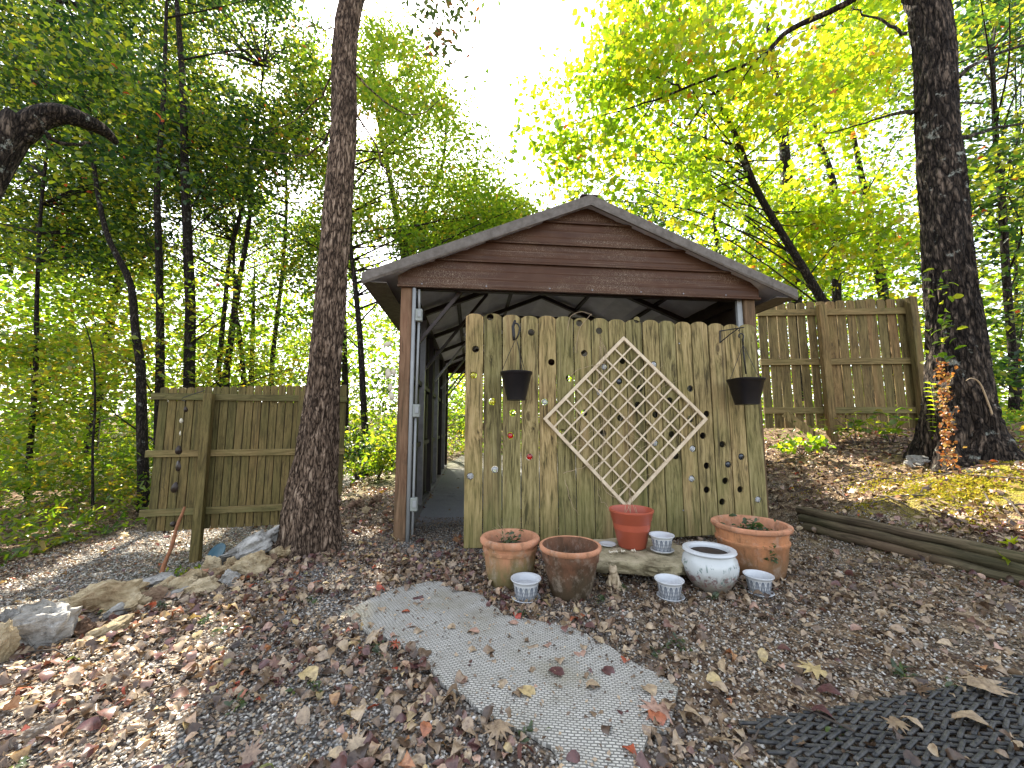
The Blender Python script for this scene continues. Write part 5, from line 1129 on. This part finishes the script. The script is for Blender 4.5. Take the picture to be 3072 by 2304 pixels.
crown(T3, M_LEAFD, [oval(.3, .30)], .095, 80, .30, limbs=.0, bright=(0, .8))
# oak crown above the frame, with the twigs that hang into it near the sun
for k in range(46): T1.cl.append(Vector((random.uniform(-3.2, .6), random.uniform(3.2, 5.6), random.uniform(6.6, 9))))
for px, py in ((1262, 20), (1290, 60), (1330, 95), (1345, 140), (1300, 120), (1380, 20), (1250, -20), (1345, -30)): T1.cl.append(P(px, py, 4.0))
crown(T1, M_LEAFG, [oval(.3, .25)], .085, 26, .12, .9, limbs=.0)
for a, b in (((1240, -60), (1290, 60)), ((1290, 60), (1345, 150)), ((1240, -60), (1345, 20)), ((1345, 20), (1390, 30))): T1.limb([P(*a, 3.9), P((a[0] + b[0]) / 2 + 8, (a[1] + b[1]) / 2, 3.95), P(*b, 4.0)], .006, .002, 8, 5, .008)
# right: bright maple
mz = [(1800, -60), (1840, 90), (1790, 140), (1720, 200), (1690, 270), (1600, 300), (1585, 400), (1640, 470), (1650, 560), (1740, 620), (1900, 660), (2060, 760), (2300, 880), (2420, 880), (2480, 700), (2420, 450), (2640, 330), (2700, -60)]
T2_ = [T2]; zone([(1830, -60), (1850, 120), (2000, 290), (2300, 330), (2600, 300), (2700, 60), (2700, -60)], 4.8, 6.8, 62, [T2], 14, -.1, pw=1.5)
zone(mz, 5.8, 8.2, 235, [T4], 16, -.06, pw=1.5)
zone([(2300, 640), (2420, 560), (2700, 620), (2720, 860), (2330, 860)], 6.2, 8.5, 46, [T4], 14, -.1)
crown(T2, M_LEAFM, [MAPLE, oval(.3, .42)], .105, 46, .27, .6, .75, limbs=.0, bright=(.25, 1))
for k in range(40):
    a = random.choice(bp[5:]); c = min(T2.cl, key=lambda q_: (q_ - a).length + random.random()); T2.limb([a, a.lerp(c, .5) + Vector((0, 0, -.05)), c], .006, .002, 5, 4, .01) if k < 26 else None
crown(T4, M_LEAFM, [MAPLE, oval(.3, .42)], .115, 52, .30, .6, .75, limbs=.16, reachr=.006, bright=(.2, 1))
RF = forest[12:]
zone([(1500, 480), (1700, 440), (2740, -60), (3130, -60), (3130, 1000), (2300, 900), (1800, 800), (1500, 600)], 9.5, 16, 290, RF + fartrees[9:], 16, .06)
zone([(2860, -60), (3130, -60), (3130, 1300), (2960, 1250)], 6.0, 11, 110, RF[-2:], 12, .0, zmin=.25)
zone([(1500, 560), (1640, 600), (2200, 700), (2200, 1000), (1500, 1000)], 11, 19, 150, fartrees[7:12], 14, -.1)
for t in RF: crown(t, M_LEAFD, [L_SIMPLE], .125, 90, .34, limbs=.4, bright=(.0, .9))
zone([(-60, 500), (1700, 700), (1700, 1250), (-60, 1450)], 14, 24, 330, fartrees[:10], 20, -.05, zmin=.3, reach=7)
zone([(1900, 500), (3100, 500), (3100, 1300), (1900, 1000)], 13, 21, 150, fartrees[9:], 20, -.05, zmin=.3, reach=7)
for i_, t in enumerate(fartrees): crown(t, M_LEAFD if i_ in (3, 5, 11, 12, 14) else M_LEAFY, [L_SIMPLE], .16, 90, .5, limbs=.3, bright=(0, .85))
# ------------------------------------------------------------------ undergrowth and woodland beyond (nobody could count it)
def nz2(x, y, s=1.0): return np.sin(x * 1.7 * s + 2 * np.sin(y * 1.1 * s)) * np.cos(y * 1.5 * s + np.sin(x * .9 * s))
def mass(name, n, gen, size, mat, tmpl, kind='stuff', tilt=.6, bright=(0, .96)):
    pos = gen(n); pos = pos[lit_mask(pos)]; n = len(pos)
    V, Fa, A = scatter(tmpl, pos, rotmats(n, tilt), rng.uniform(.6, 1.3, n) * size, np.clip(rng.uniform(*bright, n) + .3 * nz2(pos[:, 0] * .9, pos[:, 1] * 1.3 + pos[:, 2] * 1.5), 0, .97)); o = npmesh(name, V, Fa, mat, None, {'rnd': ('FACE', A)}); tag(o, kind=kind); return o
def under(n):
    x = rng.uniform(-17, -3.0, n); y = rng.uniform(4.0, 17, n); ex = np.interp(y, [4, 5, 6, 7, 9, 12, 17], [-5.6, -6.0, -6.2, -6.0, -5.0, -4.2, -3.2]); m = x < ex - .1; x, y = x[m], y[m]
    hh = (.35 + .9 * np.clip(nz2(x, y) + .35, 0, 1.3)) * sstep(0, 1.2, np.interp(y, [4, 5, 6, 7, 9, 12, 17], [-5.6, -6.0, -6.2, -6.0, -5.0, -4.2, -3.2]) - x)
    return np.stack([x, y, H(x, y) + hh * rng.random(len(x)) ** .8 + .05], 1)
tag(mass('undergrowth', 36000, under, .12, M_LEAFY, [oval(.3, .3, 4)]), 'sunlit yellow-green undergrowth filling the wood at the left')
def under2(n):
    x = rng.uniform(2.6, 13, n); y = rng.uniform(4.3, 15, n); m = (y > 5.9 + .15 * np.abs(x - 4)) | (x > 6.1); x, y = x[m], y[m]
    hh = .15 + .7 * np.clip(nz2(x + 5, y, 1.3) + .1, 0, 1.2); return np.stack([x, y, H(x, y) + hh * rng.random(len(x)) + .04], 1)
tag(mass('undergrowth', 14000, under2, .10, M_LEAFY, [oval(.3, .3, 4)]), 'bright undergrowth behind the picket fence and oak at the right')
def under3(n):
    x = rng.uniform(-3.4, 4, n); y = rng.uniform(9.6, 17, n); m = y > 13.2 - (x < -1.2) * (x + 1.2) * -1.2; x, y = x[m], y[m]
    hh = .3 + 1.4 * np.clip(nz2(x, y + 3) + .5, 0, 1.2); return np.stack([x, y, H(x, y) + hh * rng.random(len(x)) + .04], 1)
tag(mass('undergrowth', 12000, under3, .12, M_LEAFY, [oval(.3, .3, 4)]), 'shrubby green growth seen past the carport beyond the gravel clearing')
def wood(n):
    a = rng.uniform(R(-66), R(66), n); d = rng.uniform(22, 46, n); x = d * np.sin(a); y = d * np.cos(a)
    top = np.where(np.abs(x) < 6, 5.5, 10) + 1.5 * nz2(x * .4, y * .4); z = H(x, y) + top * rng.random(n) ** 1.25
    return np.stack([x, y, z], 1)
tag(mass('distant_woods', 52000, wood, .42, M_LEAFY, [L_SIMPLE], bright=(0, .8)), 'mass of far-off green woodland behind the nearer trees')
# shrubs
def shrub(px, py, Y_, n, r, h, size, mat, lab, tmpl=None, name='shrub', stem=True, tilt=.7):
    q = P(px, py, Y_); z0 = Hf(q.x, Y_); e = empty(name, (q.x, Y_, z0), 0, lab, 'shrub')
    k = max(5, n // 18); cs = np.stack([rng.normal(0, r * .6, k), rng.normal(0, r * .6, k), rng.uniform(.25, 1, k) * h], 1)
    pos = cs[rng.integers(0, k, n)] + rng.normal(0, 1, (n, 3)) * np.array([r * .28, r * .28, h * .10]); pos[:, 2] = np.maximum(pos[:, 2], .03)
    V, Fa, A = scatter(tmpl or [oval(.3, .3)], pos, rotmats(n, tilt), rng.uniform(.7, 1.2, n) * size, rng.uniform(0, .95, n)); npmesh('foliage', V, Fa, mat, e, {'rnd': ('FACE', A)})
    mb = MB()
    for c in cs[:10]: mb.tube([(0, 0, -.03), (c[0] * .4, c[1] * .4, c[2] * .6), tuple(c)], [.008 * h + .003, .005 * h + .002, .002], 5)
    mb.build('stems', M_TWIG, e); return e
shrub(1135, 1420, 7.0, 700, .35, .75, .09, M_LEAFY, 'bright yellow-green bush in the clearing left of the carport post')
shrub(1075, 1330, 8.5, 900, .6, 1.1, .11, M_LEAFD, 'dark leafy bush at the foot of the trunk left of the carport')
shrub(1180, 1300, 9.5, 900, .6, 1.2, .11, M_LEAFY, 'shaded bush behind the left carport post')
shrub(600, 1690, 4.4, 260, .22, .12, .05, M_LEAFY, 'low green weed patch under the left fence panel', name='weed_patch'); shrub(440, 1720, 3.9, 200, .2, .09, .05, M_LEAFY, 'low green weeds around the foot of the brown stick', name='weed_patch')
shrub(2400, 1300, 5.0, 120, .25, .22, .09, M_LEAFM, 'low bright seedling clump below the sunlit fence'); shrub(2560, 1240, 5.05, 60, .35, .42, .09, M_LEAFY, 'sparse young plant growing before the right fence panel', tilt=.35)
shrub(2660, 1200, 4.9, 70, .3, .40, .10, M_LEAFY, 'airy green seedling left of the massive oak', tilt=.35)
shrub(3040, 1330, 3.7, 60, .2, .30, .08, M_LEAFY, 'small yellow-green plant right of the massive oak base', tilt=.4)
# ladder-leaved sapling and bare bent stem beside the oak
q = PG(2822, 1397); e = empty('fern_seedling', q, 0, 'slender seedling with paired leaves in front of the massive oak', 'plant')
top = P(2790, 1150, q.y) - q; mb = MB(); mb.tube([(0, 0, 0), top * .5 + Vector((.02, 0, 0)), top], [.005, .004, .002], 6); mb.build('stem', M_TWIGP, e)
pos = []; Rm = []
for i in range(13):
    t = .35 + .65 * i / 12
    for sd in (0, 1): pos.append(top * t + Vector((.02 * (1 - abs(2 * t - 1)), 0, 0))); Rm.append(np.array(Matrix.Rotation(R(180 * sd + random.uniform(-15, 15)), 3, 'Z') @ Matrix.Rotation(R(random.uniform(-15, 15)), 3, 'Y')))
V, Fa, A = scatter([oval(.2, .28)], np.array([tuple(p_) for p_ in pos]), np.array(Rm), np.full(26, .085), rng.uniform(.5, .9, 26)); npmesh('leaflets', V, Fa, M_LEAFM, e, {'rnd': ('FACE', A)})
q = P(3003, 1330, 3.75); mb = MB(); pts = [(3003, 1335), (2985, 1270), (2965, 1210), (2940, 1150), (2915, 1135), (2898, 1142)]
mb.tube(smooth([P(a, b, 3.7) for a, b in pts], 20), [.011 - .0004 * i for i in range(21)], 8); tag(mb.build('bent_stem', M_TWIGP, None, True), 'pale bare stem arching over beside the massive oak', 'stem')
# orange creeper on the oak
n = 300; yy = rng.uniform(1085, 1400, n); xx = 2838 + (yy - 1240) * .07 + rng.normal(0, 13, n); pos = []
for a, b in zip(xx, yy): f = (b - 1027) / 358; Yc = 4.0 - .05 * f - (.26 + .13 * max(f, 0) ** 2); pos.append(tuple(P(a, b, Yc + random.uniform(-.03, .03))))
V, Fa, A = scatter([oval(.3, .35)], np.array(pos), rotmats(n, 1.0), rng.uniform(.6, 1.2, n) * .038, rng.uniform(0, 1, n)); o = npmesh('creeper', V, Fa, M_ORANGE, None, {'rnd': ('FACE', A)}); tag(o, 'orange-brown creeper climbing the left side of the massive oak trunk', 'vine')
n = 40; pos = [tuple(P(random.gauss(2830, 22), random.uniform(800, 1100), 3.62)) for k in range(n)]
V, Fa, A = scatter([oval(.3, .35)], np.array(pos), rotmats(n, .5), rng.uniform(.6, 1.2, n) * .08, rng.uniform(0, .9, n)); o = npmesh('ivy_leaves', V, Fa, M_LEAFY, None, {'rnd': ('FACE', A)}); tag(o, 'sparse green ivy leaves hanging on the massive oak above the creeper', 'ivy')

# ------------------------------------------------------------------ litter, gravel, twigs
def excl(x, y):
    a = rng.normal(0, .022, len(x)); b = rng.normal(0, .022, len(x)); return inpoly(x + a, y + b, RUGP)
OV = [oval(.7, .34, 6, .05), oval(1.1, .30, 6, .06), oval(.4, .42, 6, .03), oval(1.7, .38, 6, .07)]
def litter_pts(n, x0, x1, y0, y1, dens):
    x = rng.uniform(x0, x1, n); y = rng.uniform(y0, y1, n); m = rng.random(n) < dens(x, y); x, y = x[m], y[m]; m = ~excl(x, y) | (rng.random(len(x)) < .006); return x[m], y[m]
def dens_near(x, y):
    nz_ = np.clip(.5 + .45 * nz2(x * 2.2, y * 2.6) + .45 * nz2(x * 6.1 + 2, y * 6.7), 0, 1.2); left = sstep(.9, -.1, x); d = .15 + .10 * nz_ + left * (.16 + .6 * nz_)
    d = np.where((x < .6) & (y > 2.2), .75, d); d = np.where((x > .55) & (y > 2.05) & (y < 2.6), .4, d); d = np.where((x > .9) & (y < 2.3), d * .8, d)
    gr = np.clip(np.exp(-(((x + .75) ** 2 + (y - 1.3) ** 2) / .06)) + np.exp(-(((x + .95) ** 2 + (y - 2.1) ** 2) / .05)) + np.exp(-(((x + 1.2) ** 2 + (y - 2.6) ** 2) / .04)), 0, .8)
    s_ = (x + .98) * math.cos(YAW) + (y - 3.32) * math.sin(YAW); w_ = -(x + .98) * math.sin(YAW) + (y - 3.32) * math.cos(YAW)
    d = np.where((x > .52) & (x < 1.0) & (y > 2.42) & (y < 2.95), .03, d)
    ins = (s_ > .1) & (s_ < 3.3) & (w_ > .0) & (w_ < 5.5); d = np.where(ins, .012, d * (1 - gr)); ex = np.interp(y, EY, EX)
    rd = (ex - x > 1.0) & (ex - x < 3.6); d = np.where(rd, .12, d); d = np.where(x > 2.75 + (3.67 - np.minimum(y, 3.67)) * .27, .85, d); return d
segs = []
x, y = litter_pts(24000, -3.2, 3.4, .85, 3.0, dens_near); segs.append((x, y, .049, .022))
x, y = litter_pts(24000, -6.5, 6.5, 2.6, 6.0, dens_near); segs.append((x, y, .052, .024))
x, y = litter_pts(9000, -14, 12, 5.6, 14, lambda a, b: np.where((a > -1.6) & (a < 2.6) & (b < 14), .03, .7)); segs.append((x, y, .09, .03))
Vs, Fs, As = [], [], []; b_ = 0
for x, y, size, lift in segs:
    n = len(x); z = H(x, y); pos = np.stack([x, y, z + .006 + inpoly(x, y, RUGP) * .016 + rng.random(n) ** 2 * lift * (1 + .8 * np.clip(nz2(x * 4, y * 4), 0, 1))], 1); tid = np.where(rng.random(n) < .035, 4, rng.integers(0, 4, n))
    scl = rng.uniform(.6, 1.25, n) * size * np.where(tid == 4, 1.4, 1.0) * np.where(rng.random(n) < .3, .6, 1)
    rr = rng.random(n); rr = np.where((x > .4) & (x < 2.8), rr * .66 + np.where(rng.random(n) < .12, .3, 0), rr)
    V, Fa, A = scatter(OV + [OAK], pos, rotmats(n, .42), scl, rr, tid); Vs.append(V); Fs.append(Fa + b_); As.append(A); b_ += len(V)
o = npmesh('leaf_litter', np.concatenate(Vs), np.concatenate(Fs), M_LITTER, None, {'rnd': ('FACE', np.concatenate(As))}); tag(o, 'brown, tan and maroon fallen leaves carpeting the gravel and banks', 'leaf litter', kind='stuff')
# crumbs
n = 26000; x = rng.uniform(-7.5, -2.4, n); y = rng.uniform(2.2, 9, n); n = len(x)
V, Fa, A = scatter([L_SIMPLE, oval(.8, .34, 4, .05)], np.stack([x, y, H(x, y) + .01 + rng.random(n) * .01], 1), rotmats(n, .4), rng.uniform(.015, .05, n), rng.random(n) * .66); o = npmesh('roadside_debris', V, Fa, M_LITTER, None, {'rnd': ('FACE', A)}); tag(o, 'small leaf fragments scattered over the gravel drive at the left', 'leaf litter', kind='stuff')
n = 95000; x = rng.uniform(-3.2, 3.6, n); y = rng.uniform(.9, 4.2, n); m = ~excl(x, y) | (rng.random(n) < .13); x, y = x[m], y[m]; n = len(x)
V, Fa, A = scatter([L_SIMPLE], np.stack([x, y, H(x, y) + .006 + inpoly(x, y, RUGP) * .018], 1), rotmats(n, .4), rng.uniform(.007, .022, n), rng.random(n) * .62); o = npmesh('leaf_crumbs', V, Fa, M_LITTER, None, {'rnd': ('FACE', A)}); tag(o, 'crumbled leaf fragments strewn over the gravel and rug', 'leaf litter', kind='stuff')
# pebbles
OCT = ([(1, 0, 0), (.3, .9, .1), (-.8, .6, 0), (-.9, -.5, .1), (.2, -1, 0), (.15, .1, .62), (0, 0, -.5)], [(0, 1, 5), (1, 2, 5), (2, 3, 5), (3, 4, 5), (4, 0, 5), (1, 0, 6), (2, 1, 6), (3, 2, 6), (4, 3, 6), (0, 4, 6)])
mP, t_, o_ = newmat('gravel_stones'); g_ = N(t_); r_ = g_.n('Attribute', attribute_name='rnd').outputs['Fac']
principled(g_, o_, g_.ramp(r_, [(0, (.12, .10, .08)), (.3, (.30, .27, .225)), (.6, (.44, .41, .35)), (.85, (.56, .53, .47)), (1, (.68, .65, .6))]), .85, None, .3)
n = 66000; x = rng.uniform(-2.6, 3.1, n); y = .9 + rng.random(n) ** 1.4 * 2.9; x[46000:] = rng.uniform(-6.2, -2.6, 20000); y[46000:] = rng.uniform(2.4, 6.5, 20000); m = ~excl(x, y); x, y = x[m], y[m]; n = len(x)
V, Fa, A = scatter([OCT], np.stack([x, y, H(x, y) + .002], 1), rotmats(n, .5), (rng.uniform(.0035, .0085, n) * np.where(x < -2.6, 1.9, 1))[:, None] * rng.uniform(.7, 1.3, (n, 3)), rng.random(n)); A = np.clip(A, 0, 1); o = npmesh('gravel', V, Fa, mP, None, {'rnd': ('FACE', A)}); tag(o, 'small loose grey and tan gravel stones', 'gravel', kind='stuff')
# twigs
mb = MB(); random.seed(9)
for k in range(230):
    if k < 120: x, y = random.uniform(-2.6, 3.0), random.uniform(1.0, 3.2)
    else: x, y = random.uniform(2.9, 5.2), random.uniform(2.6, 5.2)
    if inpoly(np.array([x]), np.array([y]), RUGP)[0] and k % 3: continue
    L = random.uniform(.05, .22) * (.35 if inpoly(np.array([x]), np.array([y]), RUGP)[0] else 1) * (1 if k < 120 else 2.2); a = random.uniform(0, 6.28); pts = []
    for i in range(4): xx, yy = x + L * i / 3 * math.cos(a) + random.uniform(-.012, .012), y + L * i / 3 * math.sin(a) + random.uniform(-.012, .012); pts.append((xx, yy, Hf(xx, yy) + .02 + random.uniform(0, .015)))
    mb.tube(pts, [random.uniform(.0015, .0035) * (1 if k < 120 else 2)] * 3 + [.001], 5)
tag(mb.build('fallen_twigs', M_TWIG), 'thin brown twigs scattered over the ground', 'twigs', kind='stuff')
# weeds among the gravel
n = 700; cx = rng.uniform(-2.2, 1.6, 34); cy = rng.uniform(1.0, 2.4, 34); k = rng.integers(0, 34, n); x = cx[k] + rng.normal(0, .022, n); y = cy[k] + rng.normal(0, .018, n); m = ~excl(x, y); x, y = x[m], y[m]; n = len(x)
V, Fa, A = scatter([oval(.3, .22)], np.stack([x, y, H(x, y) + .012 + rng.random(n) * .012], 1), rotmats(n, .5), rng.uniform(.015, .035, n), rng.random(n) * .9); o = npmesh('ground_weeds', V, Fa, M_LEAFG, None, {'rnd': ('FACE', A)}); tag(o, 'tiny green weeds sprouting through the gravel', 'weeds', kind='stuff')
# moss cushions on the right bank
n = 22000; x = rng.normal(3.95, .75, n); y = rng.normal(3.25, .42, n); m = (nz2(x * 3, y * 3.2) + rng.normal(0, .3, n) > .05) & (x > 2.95); x, y = x[m], y[m]; n = len(x)
mM = leafmat('yellow_moss', [(0, (.16, .17, .02)), (.6, (.30, .25, .03)), (1, (.38, .24, .04))], [(0, (.3, .35, .02)), (1, (.6, .45, .04))], .35, 0)
V, Fa, A = scatter([L_SIMPLE], np.stack([x, y, H(x, y) + .008 + rng.random(n) * .018], 1), rotmats(n, .8), rng.uniform(.012, .03, n), rng.random(n)); o = npmesh('moss', V, Fa, mM, None, {'rnd': ('FACE', A)}); tag(o, 'golden moss cushions on the sunlit right bank', 'moss', kind='stuff')
# single leaves one can point to: on the rug, mat and logs
def leafobj(px, py, size, tmpl, rv, lab, group=None, dz=.02, yaw=None, z=None):
    q = PG(px, py); zz = Hf(q.x, q.y) + dz if z is None else z; q = Vector((q.x, q.y, zz))
    M3 = Matrix.Rotation(yaw if yaw is not None else random.uniform(0, 6.28), 3, 'Z') @ Matrix.Rotation(R(random.uniform(-12, 12)), 3, 'X') @ Matrix.Rotation(R(random.uniform(-10, 10)), 3, 'Y')
    tv, tf = tmpl; V = np.array([tuple(M3 @ Vector(v) * size) for v in tv]); o = npmesh('fallen_leaf', V, np.array(tf), M_LITTER, None, {'rnd': ('FACE', np.full(len(tf), rv))}); o.location = q; tag(o, lab, 'leaf', group)
random.seed(31); RG = 'leaves lying on the woven rug'
leafobj(1203, 1846, .045, OV[2], .965, 'bright red small leaf at the upper left of the woven rug', RG); leafobj(1878, 1987, .045, OV[2], .965, 'bright red leaf at the right part of the woven rug', RG)
leafobj(1980, 2200, .07, OV[2], .962, 'glossy red leaf at the right edge of the woven rug', RG); leafobj(1500, 2180, .11, OAK, .42, 'large pale lobed leaf at the lower left edge of the woven rug', RG)
leafobj(2010, 2140, .13, OAK, .84, 'big pinkish-brown lobed leaf at the right edge of the woven rug', RG); leafobj(1745, 2075, .07, OV[0], .5, 'oval tan leaf in the middle of the woven rug', RG)
spec = [(1260, 1812, .74), (1240, 1830, .35), (1140, 1830, .45), (1245, 1815, .84), (1110, 1790, .30), (1200, 1790, .2), (1290, 1783, .6), (1135, 1900, .28), (1215, 1893, .84), (1270, 1897, .5), (1155, 1930, .84), (1375, 1893, .5), (1395, 1905, .84), (1440, 1888, .52), (1525, 1880, .84), (1580, 1890, .35), (1600, 1868, .15), (1400, 1970, .5), (1445, 1978, .3), (1470, 1985, .40), (1495, 1970, .2), (1600, 1935, .25), (1610, 1965, .45), (1575, 2020, .33), (1750, 1945, .5), (1665, 1955, .84), (1680, 1985, .45), (1745, 1985, .84), (1390, 2008, .72), (1395, 2070, .84), (1480, 2065, .5), (1525, 2085, .35), (1605, 2090, .84), (1605, 2110, .9), (1695, 2045, .74), (1805, 2015, .74), (1740, 2040, .3), (1930, 2068, .5), (1965, 2030, .2), (1775, 2160, .15), (1810, 2175, .3), (1885, 2170, .74), (1550, 2155, .3), (1260, 2017, .74), (1265, 1990, .2), (1965, 2115, .45)]
for px, py, rv in spec: leafobj(px, py, random.uniform(.045, .075), random.choice(OV), rv, ('dark maroon' if .6 < rv < .8 else 'pinkish brown' if rv > .8 else 'tan brown' if rv > .33 else 'dull dark brown') + ' leaf on the woven rug, ' + ('far left part' if px < 1250 else 'left part' if px < 1450 else 'middle' if px < 1650 else 'right part' if px < 1830 else 'right edge') + (' near its back' if py < 1880 else ' in the mossy centre' if py < 2000 else ' towards its front'), RG)
leafobj(2515, 2182, .085, OV[1], .74, 'maroon leaf lying on the black rubber mat', None, .045); leafobj(2700, 2185, .06, OV[0], .5, 'small pale yellow leaf in the middle of the black rubber mat', None, .045); leafobj(2930, 2110, .14, OAK, .43, 'large curled tan lobed leaf on the black rubber mat', None, .05, .3)
leafobj(2990, 2215, .10, OV[0], .46, 'oval tan leaf at the right of the black rubber mat', None, .045, 2.5); leafobj(530, 2035, .0, OV[0], .9, 'x') if 0 else None
leafobj(905, 2030, .085, OV[2], .9, 'large golden-tan leaf on the gravel left of the rug', None, .03); leafobj(2535, 2105, .085, OV[0], .74, 'deep red oval leaf on the gravel above the rubber mat', None, .03); leafobj(2485, 2050, .11, OAK, .92, 'pale yellow lobed leaf on the gravel above the rubber mat', None, .03, 2.4)
q = P(3040, 1672, 2.55); n = 7; V, Fa, A = scatter([OAK], np.array([tuple(q + Vector((random.gauss(0, .05), random.gauss(0, .03), random.gauss(0, .04)))) for _ in range(n)]), rotmats(n, .6), np.full(n, .12), np.full(n, .9)); o = npmesh('oak_seedling', V, Fa, M_LEAFM, None, {'rnd': ('FACE', A)}); tag(o, 'bright green lobed seedling leaves over the right end of the logs', 'seedling')
